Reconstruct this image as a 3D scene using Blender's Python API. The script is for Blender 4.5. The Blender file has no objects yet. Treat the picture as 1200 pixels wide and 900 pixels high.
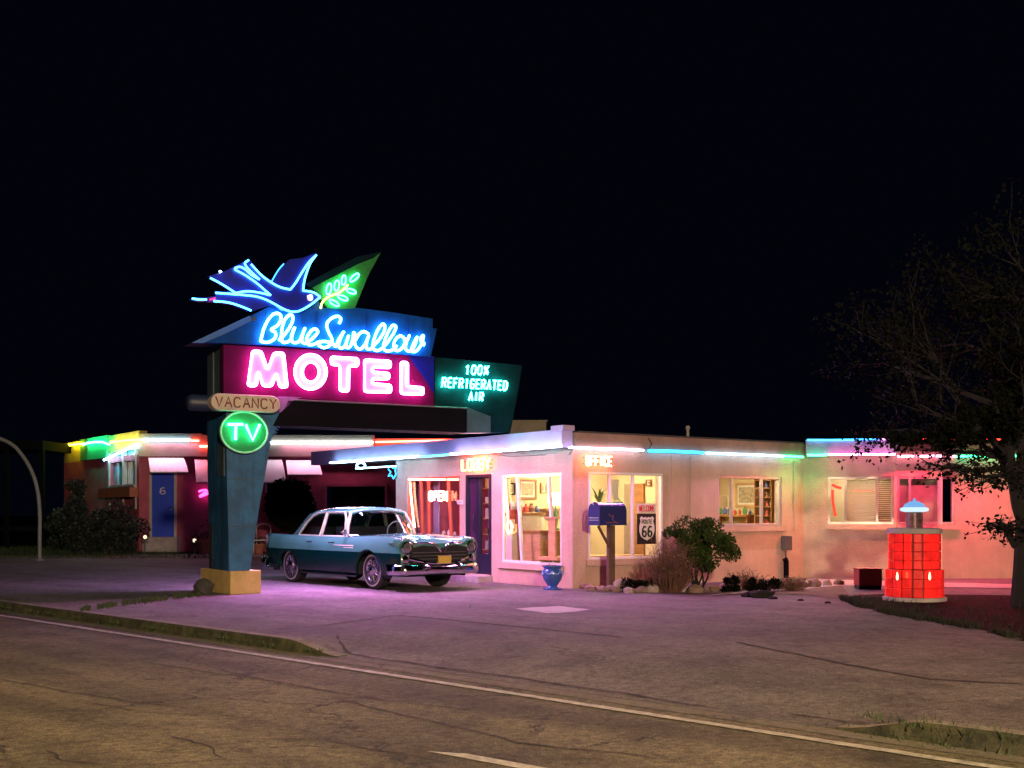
import bpy, math, random
from mathutils import Vector, Matrix, noise
random.seed(7)
R=math.radians
S=bpy.context.scene
COL=S.collection
EYE=1.4; F=1400.0; HZ=600.0
V=Vector

# ------------------------------------------------------------------ helpers
ORG={}
def tag(o,label=None,cat=None,group=None,kind=None):
    if label: o['label']=label
    if cat: o['category']=cat
    if group: o['group']=group
    if kind: o['kind']=kind
    return o
def empty(name,loc,label=None,cat=None,group=None,rot=0):
    o=bpy.data.objects.new(name,None); COL.objects.link(o); o.location=loc; o.rotation_euler=(0,0,rot)
    o.empty_display_size=.2
    ORG[o.name]=V(loc); tag(o,label,cat,group); return o
class Plane:
    """vertical plane through point (x,y) running along d; offsets are towards the viewer's side"""
    def __init__(s,o,d):
        s.o=V((o[0],o[1],0)); s.d=V((d[0],d[1],0)).normalized(); s.n=V((s.d.y,-s.d.x,0))
    def pt(s,a,z,off=0): return s.o+s.d*a+s.n*off+V((0,0,z))
    def px(s,x,y,off=0):
        k=(x-600)/F; o=s.o+s.n*off
        a=(k*o.y-o.x)/(s.d.x-k*s.d.y); Y=o.y+a*s.d.y
        return (a,EYE+(HZ-y)*Y/F)
    def sx(s,x,off=0): return s.px(x,600,off)[0]
    def w(s,x,y,off=0):
        a,z=s.px(x,y,off); return s.pt(a,z,off)
def gp(x,y,z=0):
    Y=F*(EYE-z)/(y-HZ); return V(((x-600)*Y/F,Y,z))
def catmull(P,n=5,closed=False):
    P=[V(p) for p in P]; out=[]; L=len(P)
    for i in range(L if closed else L-1):
        if closed: a,b,c,d=P[(i-1)%L],P[i],P[(i+1)%L],P[(i+2)%L]
        else: a,b,c,d=P[max(i-1,0)],P[i],P[i+1],P[min(i+2,L-1)]
        for k in range(n):
            t=k/n
            out.append(.5*((2*b)+(c-a)*t+(2*a-5*b+4*c-d)*t*t+(3*b-a-3*c+d)*t**3))
    if not closed: out.append(P[-1])
    return out
class G:
    def __init__(s): s.v=[];s.f=[];s.m=[]
    def add(s,v,f,m=0):
        b=len(s.v); s.v+= [V(p) for p in v]; s.f+=[[b+i for i in q] for q in f]; s.m+=[m]*len(f); return s
    def ob(s,o,a,b,c,m=0):
        o=V(o);a=V(a);b=V(b);c=V(c)
        v=[o,o+a,o+a+b,o+b,o+c,o+a+c,o+a+b+c,o+b+c]
        return s.add(v,[(0,3,2,1),(4,5,6,7),(0,1,5,4),(1,2,6,5),(2,3,7,6),(3,0,4,7)],m)
    def box(s,x0,x1,y0,y1,z0,z1,m=0): return s.ob((x0,y0,z0),(x1-x0,0,0),(0,y1-y0,0),(0,0,z1-z0),m)
    def pbox(s,P,s0,s1,z0,z1,o0,o1,m=0):
        if s0>s1: s0,s1=s1,s0
        if z0>z1: z0,z1=z1,z0
        if o0>o1: o0,o1=o1,o0
        return s.ob(P.pt(s0,z0,o1),P.d*(s1-s0),-P.n*(o1-o0),V((0,0,z1-z0)),m)
    def prism(s,P,pts,o0,o1,m=0,ms=None):
        """pts = list of (s,z) counter-clockwise seen from the viewer; o1 is the front"""
        ar=sum(pts[i][0]*pts[(i+1)%len(pts)][1]-pts[(i+1)%len(pts)][0]*pts[i][1] for i in range(len(pts)))
        if ar<0: pts=pts[::-1]
        n=len(pts); v=[P.pt(a,z,o1) for a,z in pts]+[P.pt(a,z,o0) for a,z in pts]
        s.add(v,[list(range(n))],m); 
        b=len(s.v)-2*n
        s.f.append([b+n+i for i in range(n)][::-1]); s.m.append(m if ms is None else ms)
        for i in range(n):
            j=(i+1)%n; s.f.append([b+i,b+n+i,b+n+j,b+j]); s.m.append(m if ms is None else ms)
        return s
    def tube(s,P,r,n=8,closed=False,m=0,caps=True):
        P=[V(p) for p in P]; L=len(P); rr=r if isinstance(r,(list,tuple)) else [r]*L
        T=[]
        for i in range(L):
            a=P[(i-1)%L] if (closed or i>0) else P[0]; b=P[(i+1)%L] if (closed or i<L-1) else P[-1]
            t=(b-a); T.append(t.normalized() if t.length>1e-9 else V((0,0,1)))
        u=V((0,0,1)) if abs(T[0].z)<.9 else V((1,0,0))
        u=(u-T[0]*u.dot(T[0])).normalized(); b0=len(s.v)
        for i in range(L):
            u=(u-T[i]*u.dot(T[i]))
            u=u.normalized() if u.length>1e-6 else T[i].orthogonal().normalized()
            w=T[i].cross(u)
            for k in range(n):
                a=2*math.pi*k/n; s.v.append(P[i]+(u*math.cos(a)+w*math.sin(a))*rr[i])
        for i in range(L if closed else L-1):
            j=(i+1)%L
            for k in range(n):
                s.f.append([b0+i*n+k,b0+i*n+(k+1)%n,b0+j*n+(k+1)%n,b0+j*n+k]); s.m.append(m)
        if not closed and caps:
            s.f.append([b0+k for k in range(n)][::-1]); s.m.append(m)
            s.f.append([b0+(L-1)*n+k for k in range(n)]); s.m.append(m)
        return s
    def lathe(s,c,prof,n=24,m=0,axis=None,caps=True):
        c=V(c); b0=len(s.v)
        M=axis if axis else Matrix.Identity(3)
        for r,z in prof:
            for k in range(n):
                a=2*math.pi*k/n; s.v.append(c+M@V((r*math.cos(a),r*math.sin(a),z)))
        for i in range(len(prof)-1):
            for k in range(n):
                s.f.append([b0+i*n+k,b0+i*n+(k+1)%n,b0+(i+1)*n+(k+1)%n,b0+(i+1)*n+k]); s.m.append(m)
        if not caps: return s
        s.f.append([b0+k for k in range(n)][::-1]); s.m.append(m)
        e=b0+(len(prof)-1)*n
        s.f.append([e+k for k in range(n)]); s.m.append(m)
        return s
    def rock(s,c,sx,sy,sz,rz=0,m=0,seed=0,nu=9,nv=6):
        c=V(c); b0=len(s.v); M=Matrix.Rotation(rz,3,'Z')
        for j in range(nv+1):
            th=math.pi*j/nv
            for i in range(nu):
                ph=2*math.pi*i/nu
                d=V((math.sin(th)*math.cos(ph),math.sin(th)*math.sin(ph),math.cos(th)))
                k=1+.32*noise.noise(d*1.4+V((seed*3.1,seed,0)))+.12*noise.noise(d*4+V((0,seed*2.,0)))
                k*=1/max(abs(d.x),abs(d.y),abs(d.z))**.45
                s.v.append(c+M@V((d.x*sx*k,d.y*sy*k,d.z*sz*k)))
        for j in range(nv):
            for i in range(nu):
                s.f.append([b0+j*nu+i,b0+(j+1)*nu+i,b0+(j+1)*nu+(i+1)%nu,b0+j*nu+(i+1)%nu]); s.m.append(m)
        return s
    def leaf(s,p,size,m=0,d=None):
        d=d or V((random.gauss(0,1),random.gauss(0,1),random.gauss(0,1))).normalized()
        e=d.orthogonal().normalized(); e=Matrix.Rotation(random.uniform(0,6.28),3,d)@e
        q=p+d*size
        mid=p+d*size*.5
        return s.add([p,mid+e*size*.3,q,mid-e*size*.3],[(0,1,2,3)],m)
    def build(s,name,mats,parent=None,smooth=False,local=False,base=None,angle=35):
        if not isinstance(mats,(list,tuple)): mats=[mats]
        o0=V((0,0,0))
        if parent is not None and not local: o0=ORG[parent.name]
        if parent is None and not local:
            if base is not None: o0=V(base)
            elif s.v:
                xs=[p.x for p in s.v];ys=[p.y for p in s.v];zs=[p.z for p in s.v]
                o0=V(((min(xs)+max(xs))/2,(min(ys)+max(ys))/2,min(zs)))
        me=bpy.data.meshes.new(name); me.from_pydata([tuple(p-o0) for p in s.v],[],s.f); 
        for mt in mats: me.materials.append(mt)
        me.polygons.foreach_set('material_index',s.m)
        if smooth:
            me.polygons.foreach_set('use_smooth',[True]*len(me.polygons))
            me.update()
            me.set_sharp_from_angle(angle=R(angle))
        me.update(); o=bpy.data.objects.new(name,me); COL.objects.link(o)
        if parent is not None: o.parent=parent
        elif not local: o.location=o0
        ORG[o.name]=o0.copy()
        return o
def bevel(o,w=.01,seg=2):
    md=o.modifiers.new('bevel','BEVEL'); md.width=w; md.segments=seg; md.limit_method='ANGLE'; md.angle_limit=R(40); return o

# ------------------------------------------------------------------ materials
def nodes(name):
    m=bpy.data.materials.new(name); m.use_nodes=True; nt=m.node_tree; nt.nodes.clear()
    return m,nt,nt.nodes,nt.links
def mat(name,col,rough=.7,metal=0,var=.18,scale=3.0,bump=.0,bscale=40,col2=None,coat=0,spec=.5,stretch=None,dirt=0,streak=0):
    m,nt,N,L=nodes(name)
    out=N.new('ShaderNodeOutputMaterial'); b=N.new('ShaderNodeBsdfPrincipled'); L.new(b.outputs[0],out.inputs[0])
    b.inputs['Roughness'].default_value=rough; b.inputs['Metallic'].default_value=metal
    b.inputs['Coat Weight'].default_value=coat; b.inputs['Specular IOR Level'].default_value=spec
    tc=N.new('ShaderNodeTexCoord'); mp=N.new('ShaderNodeMapping'); L.new(tc.outputs['Object'],mp.inputs[0])
    if stretch: mp.inputs['Scale'].default_value=stretch
    n=N.new('ShaderNodeTexNoise'); n.inputs['Scale'].default_value=scale; n.inputs['Detail'].default_value=6; n.inputs['Roughness'].default_value=.6
    L.new(mp.outputs[0],n.inputs['Vector'])
    r=N.new('ShaderNodeValToRGB'); r.color_ramp.elements[0].position=.3; r.color_ramp.elements[1].position=.7
    c=col; lo=[max(0,x*(1-var)) for x in c]; hi=list(col2) if col2 else [min(1,x*(1+var)) for x in c]
    r.color_ramp.elements[0].color=(*lo,1); r.color_ramp.elements[1].color=(*hi,1)
    L.new(n.outputs['Fac'],r.inputs[0])
    last=r.outputs[0]
    if dirt:
        n2=N.new('ShaderNodeTexNoise'); n2.inputs['Scale'].default_value=scale*.35; n2.inputs['Detail'].default_value=8; n2.inputs['Roughness'].default_value=.75
        L.new(mp.outputs[0],n2.inputs['Vector'])
        r2=N.new('ShaderNodeValToRGB'); r2.color_ramp.elements[0].position=.42; r2.color_ramp.elements[1].position=.62
        r2.color_ramp.elements[0].color=(1-dirt,1-dirt,1-dirt*.9,1); r2.color_ramp.elements[1].color=(1,1,1,1)
        L.new(n2.outputs['Fac'],r2.inputs[0])
        mx=N.new('ShaderNodeMix'); mx.data_type='RGBA'; mx.blend_type='MULTIPLY'; mx.inputs[0].default_value=1
        L.new(last,mx.inputs[6]); L.new(r2.outputs[0],mx.inputs[7]); last=mx.outputs[2]
    L.new(last,b.inputs['Base Color'])
    if streak:
        m2=N.new('ShaderNodeMapping'); L.new(tc.outputs['Object'],m2.inputs[0]); m2.inputs['Scale'].default_value=(3.2,3.2,.28)
        n4=N.new('ShaderNodeTexNoise'); n4.inputs['Scale'].default_value=1.6; n4.inputs['Detail'].default_value=7; n4.inputs['Roughness'].default_value=.7; L.new(m2.outputs[0],n4.inputs['Vector'])
        r4=N.new('ShaderNodeValToRGB'); r4.color_ramp.elements[0].position=.40; r4.color_ramp.elements[1].position=.56
        r4.color_ramp.elements[0].color=(1-streak,1-streak,1-streak,1); r4.color_ramp.elements[1].color=(1,1,1,1); L.new(n4.outputs['Fac'],r4.inputs[0])
        mx4=N.new('ShaderNodeMix'); mx4.data_type='RGBA'; mx4.blend_type='MULTIPLY'; mx4.inputs[0].default_value=1
        L.new(last,mx4.inputs[6]); L.new(r4.outputs[0],mx4.inputs[7]); L.new(mx4.outputs[2],b.inputs['Base Color'])
    if bump:
        n3=N.new('ShaderNodeTexNoise'); n3.inputs['Scale'].default_value=bscale; n3.inputs['Detail'].default_value=5; n3.inputs['Roughness'].default_value=.7
        L.new(mp.outputs[0],n3.inputs['Vector'])
        bp=N.new('ShaderNodeBump'); bp.inputs['Strength'].default_value=bump; bp.inputs['Distance'].default_value=.02
        L.new(n3.outputs['Fac'],bp.inputs['Height']); L.new(bp.outputs[0],b.inputs['Normal'])
    return m
_em={}
def emit(col,st,name='glow_emission'):
    k=(tuple(col),st)
    if k in _em: return _em[k]
    m,nt,N,L=nodes(name); out=N.new('ShaderNodeOutputMaterial'); e=N.new('ShaderNodeEmission')
    e.inputs[0].default_value=(*col,1); e.inputs[1].default_value=st; L.new(e.outputs[0],out.inputs[0])
    _em[k]=m; return m
def glass(name='window_glass',tint=(.95,.97,.97),refl=1.0,rough=.02):
    m,nt,N,L=nodes(name); out=N.new('ShaderNodeOutputMaterial'); t=N.new('ShaderNodeBsdfTransparent'); g=N.new('ShaderNodeBsdfGlossy')
    t.inputs[0].default_value=(*tint,1); g.inputs['Roughness'].default_value=rough
    fr=N.new('ShaderNodeLayerWeight'); pw=N.new('ShaderNodeMath'); pw.operation='POWER'; pw.inputs[1].default_value=4.5; L.new(fr.outputs['Facing'],pw.inputs[0])
    ml=N.new('ShaderNodeMath'); ml.operation='MULTIPLY_ADD'; ml.inputs[1].default_value=.8; ml.inputs[2].default_value=.035*refl; L.new(pw.outputs[0],ml.inputs[0])
    mx=N.new('ShaderNodeMixShader'); L.new(ml.outputs[0],mx.inputs[0]); L.new(t.outputs[0],mx.inputs[1]); L.new(g.outputs[0],mx.inputs[2]); L.new(mx.outputs[0],out.inputs[0])
    return m
def ground_mat(name,c1,c2,crackcol,crackscale,crackw,spec=.35,grain=.25,speck=220,rough=.85,patch=.35,distort=.35,crackamt=.9,tracks=0):
    m,nt,N,L=nodes(name); out=N.new('ShaderNodeOutputMaterial'); b=N.new('ShaderNodeBsdfPrincipled'); L.new(b.outputs[0],out.inputs[0])
    b.inputs['Roughness'].default_value=rough; b.inputs['Specular IOR Level'].default_value=spec
    tc=N.new('ShaderNodeTexCoord')
    def nz(sc,det=6,ro=.6):
        n=N.new('ShaderNodeTexNoise'); n.inputs['Scale'].default_value=sc; n.inputs['Detail'].default_value=det; n.inputs['Roughness'].default_value=ro
        L.new(tc.outputs['Object'],n.inputs['Vector']); return n
    def ramp(src,p0,p1,a,bb):
        r=N.new('ShaderNodeValToRGB'); r.color_ramp.elements[0].position=p0; r.color_ramp.elements[1].position=p1
        r.color_ramp.elements[0].color=(*a,1); r.color_ramp.elements[1].color=(*bb,1); L.new(src,r.inputs[0]); return r
    def mix(mode,fac,a,bb):
        x=N.new('ShaderNodeMix'); x.data_type='RGBA'; x.blend_type=mode
        if isinstance(fac,float): x.inputs[0].default_value=fac
        else: L.new(fac,x.inputs[0])
        L.new(a,x.inputs[6])
        if isinstance(bb,tuple): x.inputs[7].default_value=(*bb,1)
        else: L.new(bb,x.inputs[7])
        return x.outputs[2]
    base=ramp(nz(.45,8,.7).outputs['Fac'],.35,.65,c1,c2).outputs[0]
    g=ramp(nz(speck,2,.8).outputs['Fac'],.3,.7,(1-grain,)*3,(1+grain,)*3).outputs[0]
    c=mix('MULTIPLY',1.0,base,g)
    g=ramp(nz(speck*.2,4,.8).outputs['Fac'],.35,.65,(1-grain*.7,)*3,(1+grain*.5,)*3).outputs[0]
    c=mix('MULTIPLY',1.0,c,g)
    st=ramp(nz(1.7,8,.8).outputs['Fac'],.36,.5,(1-patch,)*3,(1,1,1)).outputs[0]
    c=mix('MULTIPLY',1.0,c,st)
    if tracks:
        mt=N.new('ShaderNodeMapping'); mt.vector_type='TEXTURE'; mt.inputs['Rotation'].default_value=(0,0,-math.pi/4); mt.inputs['Scale'].default_value=(9,.75,1); L.new(tc.outputs['Object'],mt.inputs[0])
        nt2=N.new('ShaderNodeTexNoise'); nt2.inputs['Scale'].default_value=1; nt2.inputs['Detail'].default_value=4; L.new(mt.outputs[0],nt2.inputs['Vector'])
        c=mix('MULTIPLY',1.0,c,ramp(nt2.outputs['Fac'],.38,.6,(1-tracks,)*3,(1.12,1.12,1.12)).outputs[0])
        oil=ramp(nz(.8,3,.5).outputs['Fac'],.24,.34,(.55,.55,.55),(1,1,1)).outputs[0]; c=mix('MULTIPLY',1.0,c,oil)
    if crackscale:
        dn=nz(1.6,5,.7); vm=N.new('ShaderNodeVectorMath'); vm.operation='MULTIPLY_ADD'; L.new(dn.outputs['Color'],vm.inputs[0])
        vm.inputs[1].default_value=(distort*3,)*3; L.new(tc.outputs['Object'],vm.inputs[2])
        vo=N.new('ShaderNodeTexVoronoi'); vo.feature='DISTANCE_TO_EDGE'; vo.inputs['Scale'].default_value=crackscale; L.new(vm.outputs[0],vo.inputs['Vector'])
        r=ramp(vo.outputs['Distance'],crackw*.3,crackw,(1,1,1),(0,0,0)).outputs[0]
        br=ramp(nz(1.1,4,.7).outputs['Fac'],.44,.56,(0,0,0),(crackamt,)*3).outputs[0]
        f=mix('MULTIPLY',1.0,r,br)
        c=mix('MIX',f,c,crackcol)
    L.new(c,b.inputs['Base Color'])
    bp=N.new('ShaderNodeBump'); bp.inputs['Strength'].default_value=.5; bp.inputs['Distance'].default_value=.01
    L.new(nz(90,5,.8).outputs['Fac'],bp.inputs['Height']); L.new(bp.outputs[0],b.inputs['Normal'])
    return m
M={}
M['road']=ground_mat('worn_asphalt',(.10,.09,.062),(.175,.155,.11),(.012,.012,.01),.5,.014,grain=.8,speck=70,patch=.5,tracks=.38)
M['lot']=ground_mat('lot_concrete',(.10,.092,.095),(.18,.165,.17),(.03,.03,.03),.22,.005,grain=.6,speck=60,patch=.42,crackamt=.8,tracks=.15)
M['apron']=ground_mat('apron_concrete',(.11,.10,.085),(.19,.175,.15),(.03,.03,.03),.22,.005,grain=.45,speck=90,patch=.4)
M['dirt']=ground_mat('dark_soil',(.006,.006,.004),(.02,.015,.012),(0,0,0),0,0,spec=.03,grain=.5,speck=60,patch=.5)
M['gravel']=ground_mat('bed_gravel',(.05,.035,.03),(.12,.08,.06),(0,0,0),0,0,grain=.6,speck=30,patch=.4)
M['line']=mat('road_paint',(.5,.49,.44),.7,var=.25,scale=25,dirt=.45)
M['kerb']=mat('kerb_concrete',(.24,.22,.19),.9,var=.3,scale=6,bump=.4,dirt=.4)
M['moss']=mat('mossy_kerb',(.03,.042,.012),.95,var=.5,scale=9,bump=.8,col2=(.10,.10,.05),dirt=.6)
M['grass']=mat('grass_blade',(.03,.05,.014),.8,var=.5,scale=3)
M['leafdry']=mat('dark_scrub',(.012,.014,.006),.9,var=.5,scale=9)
M['crack']=mat('crack_fill',(.018,.016,.015),.9)
M['stucco']=mat('pink_stucco',(.62,.44,.33),.9,var=.10,scale=1.6,bump=1.0,bscale=32,dirt=.16,streak=.06)
M['stuccob']=mat('garage_stucco',(.46,.10,.16),.9,var=.12,scale=3,bump=.5,bscale=60,dirt=.25)
M['fascia']=mat('fascia_paint',(.42,.32,.50),.6,var=.08,scale=2,dirt=.15,bump=.1)
M['creamf']=mat('cream_parapet',(.28,.25,.20),.7,var=.1,scale=2,dirt=.2,bump=.2)
M['brownf']=mat('brown_fascia',(.30,.18,.12),.75,var=.15,scale=3,dirt=.25,bump=.2)
M['roof']=mat('roof_felt',(.05,.045,.045),.9,var=.3,scale=4,bump=.4)
M['white']=mat('white_frame_paint',(.72,.70,.68),.5,var=.06,scale=8)
M['alu']=mat('aluminium_frame',(.55,.55,.52),.4,metal=.6,var=.08)
M['red']=mat('red_frame_paint',(.5,.1,.06),.5,var=.1)
M['glass']=glass(refl=.8)
M['blue']=mat('pylon_blue_paint',(.016,.14,.29),.5,var=.3,scale=2.5,dirt=.5,streak=.35,bump=.15,bscale=12)
M['bluedk']=mat('pylon_grey_paint',(.05,.09,.11),.6,var=.2,scale=3,dirt=.4)
M['signblue']=mat('sign_blue_paint',(.003,.062,.27),.6,var=.2,scale=2,dirt=.3,streak=.2,spec=.1)
M['signblue2']=mat('sign_trim_paint',(.03,.12,.38),.45,var=.1)
M['navy']=mat('navy_enamel',(.006,.012,.22),.35,var=.15,scale=3)
M['signred']=mat('crimson_enamel',(.08,.002,.045),.8,spec=.1,var=.15,scale=3,dirt=.2)
M['teal']=mat('dark_teal_paint',(.003,.020,.026),.8,spec=.05,var=.25,scale=3,dirt=.4)
M['greenp']=mat('leaf_panel_green',(.010,.16,.03),.5,var=.15,scale=2)
M['tvgreen']=mat('tv_disc_green',(.01,.20,.07),.4,var=.1)
M['enamel']=mat('letter_enamel',(.36,.34,.36),.45,var=.1)
M['cream']=mat('vacancy_cream',(.52,.46,.36),.5,var=.12,scale=5,dirt=.2)
M['lettered']=mat('letter_dark_red',(.16,.02,.02),.6)
M['block']=mat('tan_block_concrete',(.52,.38,.13),.9,var=.12,scale=4,bump=.4,dirt=.2)
M['darkbox']=mat('black_sheet_metal',(.003,.003,.005),.8,var=.3,scale=2,spec=.08)
M['bdoor']=mat('blue_door_paint',(.015,.06,.55),.5,var=.08)
M['awn']=mat('awning_metal',(.52,.52,.54),.45,var=.06)
M['black']=mat('matt_black',(.008,.008,.008),.8,var=.3)
M['rubber']=mat('tyre_rubber',(.012,.012,.012),.75,var=.3)
M['chrome']=mat('chrome',(.50,.51,.53),.10,metal=1,var=.04,scale=6)
M['chromed']=mat('wheel_chrome',(.6,.6,.62),.22,metal=1,var=.1,scale=9)
M['car_top']=mat('car_pale_aqua',(.36,.50,.53),.28,var=.03,coat=1,scale=2)
M['car_low']=mat('car_dark_teal',(.012,.085,.105),.25,var=.06,coat=1,scale=2)
M['carglass']=glass('car_glass',(.42,.50,.48),2.2)
M['seat']=mat('car_upholstery',(.03,.025,.025),.7)
M['plate']=mat('number_plate_yellow',(.55,.40,.06),.5,var=.1)
M['mail']=mat('mailbox_blue',(.02,.03,.16),.35,var=.15,coat=.3)
M['wood']=mat('weathered_wood',(.10,.05,.035),.85,var=.4,scale=5,stretch=(6,6,.7),bump=.4)
M['stone']=mat('border_stone',(.20,.13,.11),.9,var=.35,scale=5,bump=.6,bscale=20)
M['twig']=mat('dry_twig',(.17,.10,.07),.9,var=.4)
M['dryleaf']=mat('dry_leaf',(.20,.14,.08),.85,var=.4,scale=20)
M['leafg']=mat('bush_leaf',(.04,.09,.015),.6,var=.5,scale=9,col2=(.10,.14,.03))
M['leafd']=mat('dark_leaf',(.006,.011,.004),.7,var=.5,scale=9)
M['bark']=mat('tree_bark',(.03,.022,.018),.95,var=.4,scale=12,bump=.8,bscale=15)
M['urn']=mat('urn_blue_glaze',(.035,.10,.36),.25,var=.15,scale=6,coat=.5)
M['interior']=mat('interior_wall',(.62,.50,.30),.8,var=.04)
M['interiorw']=mat('interior_white',(.65,.55,.42),.8,var=.05)
M['floorin']=mat('interior_floor',(.25,.14,.07),.6,var=.2)
M['brownw']=mat('brown_wood',(.28,.12,.04),.55,var=.25,scale=4,stretch=(1,1,5))
M['lightw']=mat('light_wood',(.50,.30,.13),.55,var=.2,scale=4,stretch=(1,1,5))
M['redcloth']=mat('red_cloth',(.42,.06,.05),.8,var=.2)
M['purple']=mat('lilac_curtain',(.42,.30,.55),.8,var=.1)
M['pinkw']=mat('pink_wall',(.42,.10,.16),.8,var=.1)
M['paper']=mat('paper',(.65,.63,.58),.7,var=.1,scale=20)
M['pic']=mat('faded_print',(.35,.28,.18),.7,var=.6,scale=14)
M['green']=mat('green_plastic',(.03,.30,.12),.5)
M['blind']=mat('blind_slat',(.55,.50,.42),.6,var=.05)
M['grey']=mat('grey_metal',(.12,.13,.12),.5,metal=.3,var=.15)
M['greyw']=mat('grey_green_pole',(.16,.20,.18),.6,var=.15)
M['terr']=mat('terracotta',(.35,.13,.07),.8,var=.15)
M['slab']=mat('pale_concrete',(.42,.38,.36),.85,var=.2,dirt=.3,bump=.3)
M['redbox']=mat('red_painted_box',(.30,.03,.03),.6,var=.15)
M['stone2']=mat('pale_stone',(.30,.24,.20),.9,var=.3,scale=6,bump=.6,bscale=20)
M['stone3']=mat('ochre_stone',(.18,.11,.07),.9,var=.35,scale=6,bump=.6,bscale=20)
M['leafb']=mat('dim_bush_leaf',(.010,.020,.014),.7,var=.5,scale=9)
M['mortar']=mat('grey_mortar',(.16,.11,.12),.85,var=.2)

# ------------------------------------------------------------------ world / camera / render settings
w=bpy.data.worlds.new('World'); S.world=w; w.use_nodes=True
nt=w.node_tree; nt.nodes.clear(); wo=nt.nodes.new('ShaderNodeOutputWorld'); bg=nt.nodes.new('ShaderNodeBackground')
bg.inputs[0].default_value=(.18,.22,.75,1); bg.inputs[1].default_value=.0038
nt.links.new(bg.outputs[0],wo.inputs[0])
cam=bpy.data.cameras.new('camera'); co=bpy.data.objects.new('camera',cam); COL.objects.link(co); S.camera=co
co.location=(0,0,EYE); co.rotation_euler=(R(90),0,0); cam.sensor_width=36; cam.lens=42; cam.shift_y=.125; cam.clip_end=1000
S.view_settings.view_transform='Standard'; S.view_settings.look='None'; S.view_settings.exposure=0; S.view_settings.gamma=1
S.cycles.max_bounces=6; S.cycles.diffuse_bounces=3; S.cycles.glossy_bounces=3; S.cycles.transparent_max_bounces=12
S.cycles.sample_clamp_indirect=4; S.cycles.use_denoising=True; S.cycles.use_light_tree=True
S.cycles.caustics_reflective=False; S.cycles.caustics_refractive=False
def light(kind,loc,energy,col,aim=None,**k):
    l=bpy.data.lights.new('lamp',kind); l.energy=energy; l.color=col
    for a,b in k.items(): setattr(l,a,b)
    o=bpy.data.objects.new('lamp',l); COL.objects.link(o); o.location=loc
    if aim is not None: o.rotation_euler=(V(aim)-V(loc)).to_track_quat('-Z','Y').to_euler()
    return o
LG={}   # tuning knobs
LG['street']=30000
light('SUN',(0,0,30),.02,(1,.85,.65),aim=(4,14,0),angle=R(12))
light('POINT',(4,-10,6.0),LG['street'],(1,.70,.46),shadow_soft_size=.35)
light('SPOT',(1.5,6.5,7.5),1000,(1,.66,.12),aim=(1.2,7.5,0),shadow_soft_size=.3,spot_size=R(125),spot_blend=1)
light('SPOT',(-6.5,6,7.5),1250,(1,.62,.12),aim=(-5,8,0),shadow_soft_size=.3,spot_size=R(110),spot_blend=1)

# ------------------------------------------------------------------ ground, road, lot
RD=V((.707,-.707,0)); RN=V((.707,.707,0))
def tu(t,u,z=0): return RD*t+RN*u+V((0,0,z))
ZR=-.12; UK=7.5
g=G(); g.add([(-400,-60,-.2),(400,-60,-.2),(400,500,-.2),(-400,500,-.2)],[(0,1,2,3)]); tag(g.build('ground',M['dirt']),kind='structure')
g=G(); g.add([tu(-120,-14,ZR),tu(-120,UK+.1,ZR),tu(60,UK+.1,ZR),tu(60,-14,ZR)],[(3,2,1,0)])
tag(g.build('road',M['road']),kind='structure')
T0=-11.0; T1=-3.6
def lotz(t,u):
    a=min(max((t-(T0))/.9,0),1)*min(max((T1-t)/.7,0),1); k=max(0,1-(u-UK)/2.0)
    k=k*k*(3-2*k); a=a*a*(3-2*a)
    return (ZR+.006)*a*k
ts=sorted(set([-120,-60,-30,-20,-15]+[T0-1+i*.25 for i in range(33)]+[0,5,20,60])); us=[UK+.16,UK+.3,UK+.5,UK+.8,UK+1.1,UK+1.5,UK+2.0,UK+2.4,10.5,14,20,35,70]
us=[UK]+us
g=G(); vv=[tu(t,u,lotz(t,u)) for t in ts for u in us]; nu=len(us)
g.add(vv,[(i*nu+j,(i+1)*nu+j,(i+1)*nu+j+1,i*nu+j+1) for i in range(len(ts)-1) for j in range(nu-1)],0)
tag(g.build('parking_lot',M['lot'],smooth=True),kind='structure')
# gutter pan
g=G(); g.add([tu(-60,UK-.22,ZR+.004),tu(-60,UK,ZR+.004),tu(40,UK,ZR+.004),tu(40,UK-.22,ZR+.004)],[(3,2,1,0)])
tag(g.build('gutter',M['apron']),kind='structure')
def kerb(t0,t1,name,end0,end1):
    g=G(); n=int((t1-t0)/.12)
    for i in range(n+1):
        t=t0+(t1-t0)*i/n; h=.012
        h=.012+lotz(t,UK)
        j=.012*noise.noise(V((t*2.3,0,0)))
        for u,z in ((UK-.03+j,ZR-.02),(UK-.015+j,h-.02),(UK+.01,h),(UK+.15,h+.001),(UK+.16,-.15)): g.v.append(tu(t,u,z))
    for i in range(n):
        for k in range(4):
            a=i*5+k; g.f.append([a,a+5,a+6,a+1]); g.m.append(1 if k>1 else 0)
    g.f.append([0,1,2,3,4]);g.m.append(0); g.f.append([n*5+k for k in (4,3,2,1,0)]); g.m.append(0)
    return tag(g.build(name,[M['moss'],M['kerb']]),kind='structure')
kerb(-70,T0+.9,'kerb',False,True); kerb(T1-.7,40,'kerb',True,False)
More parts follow.
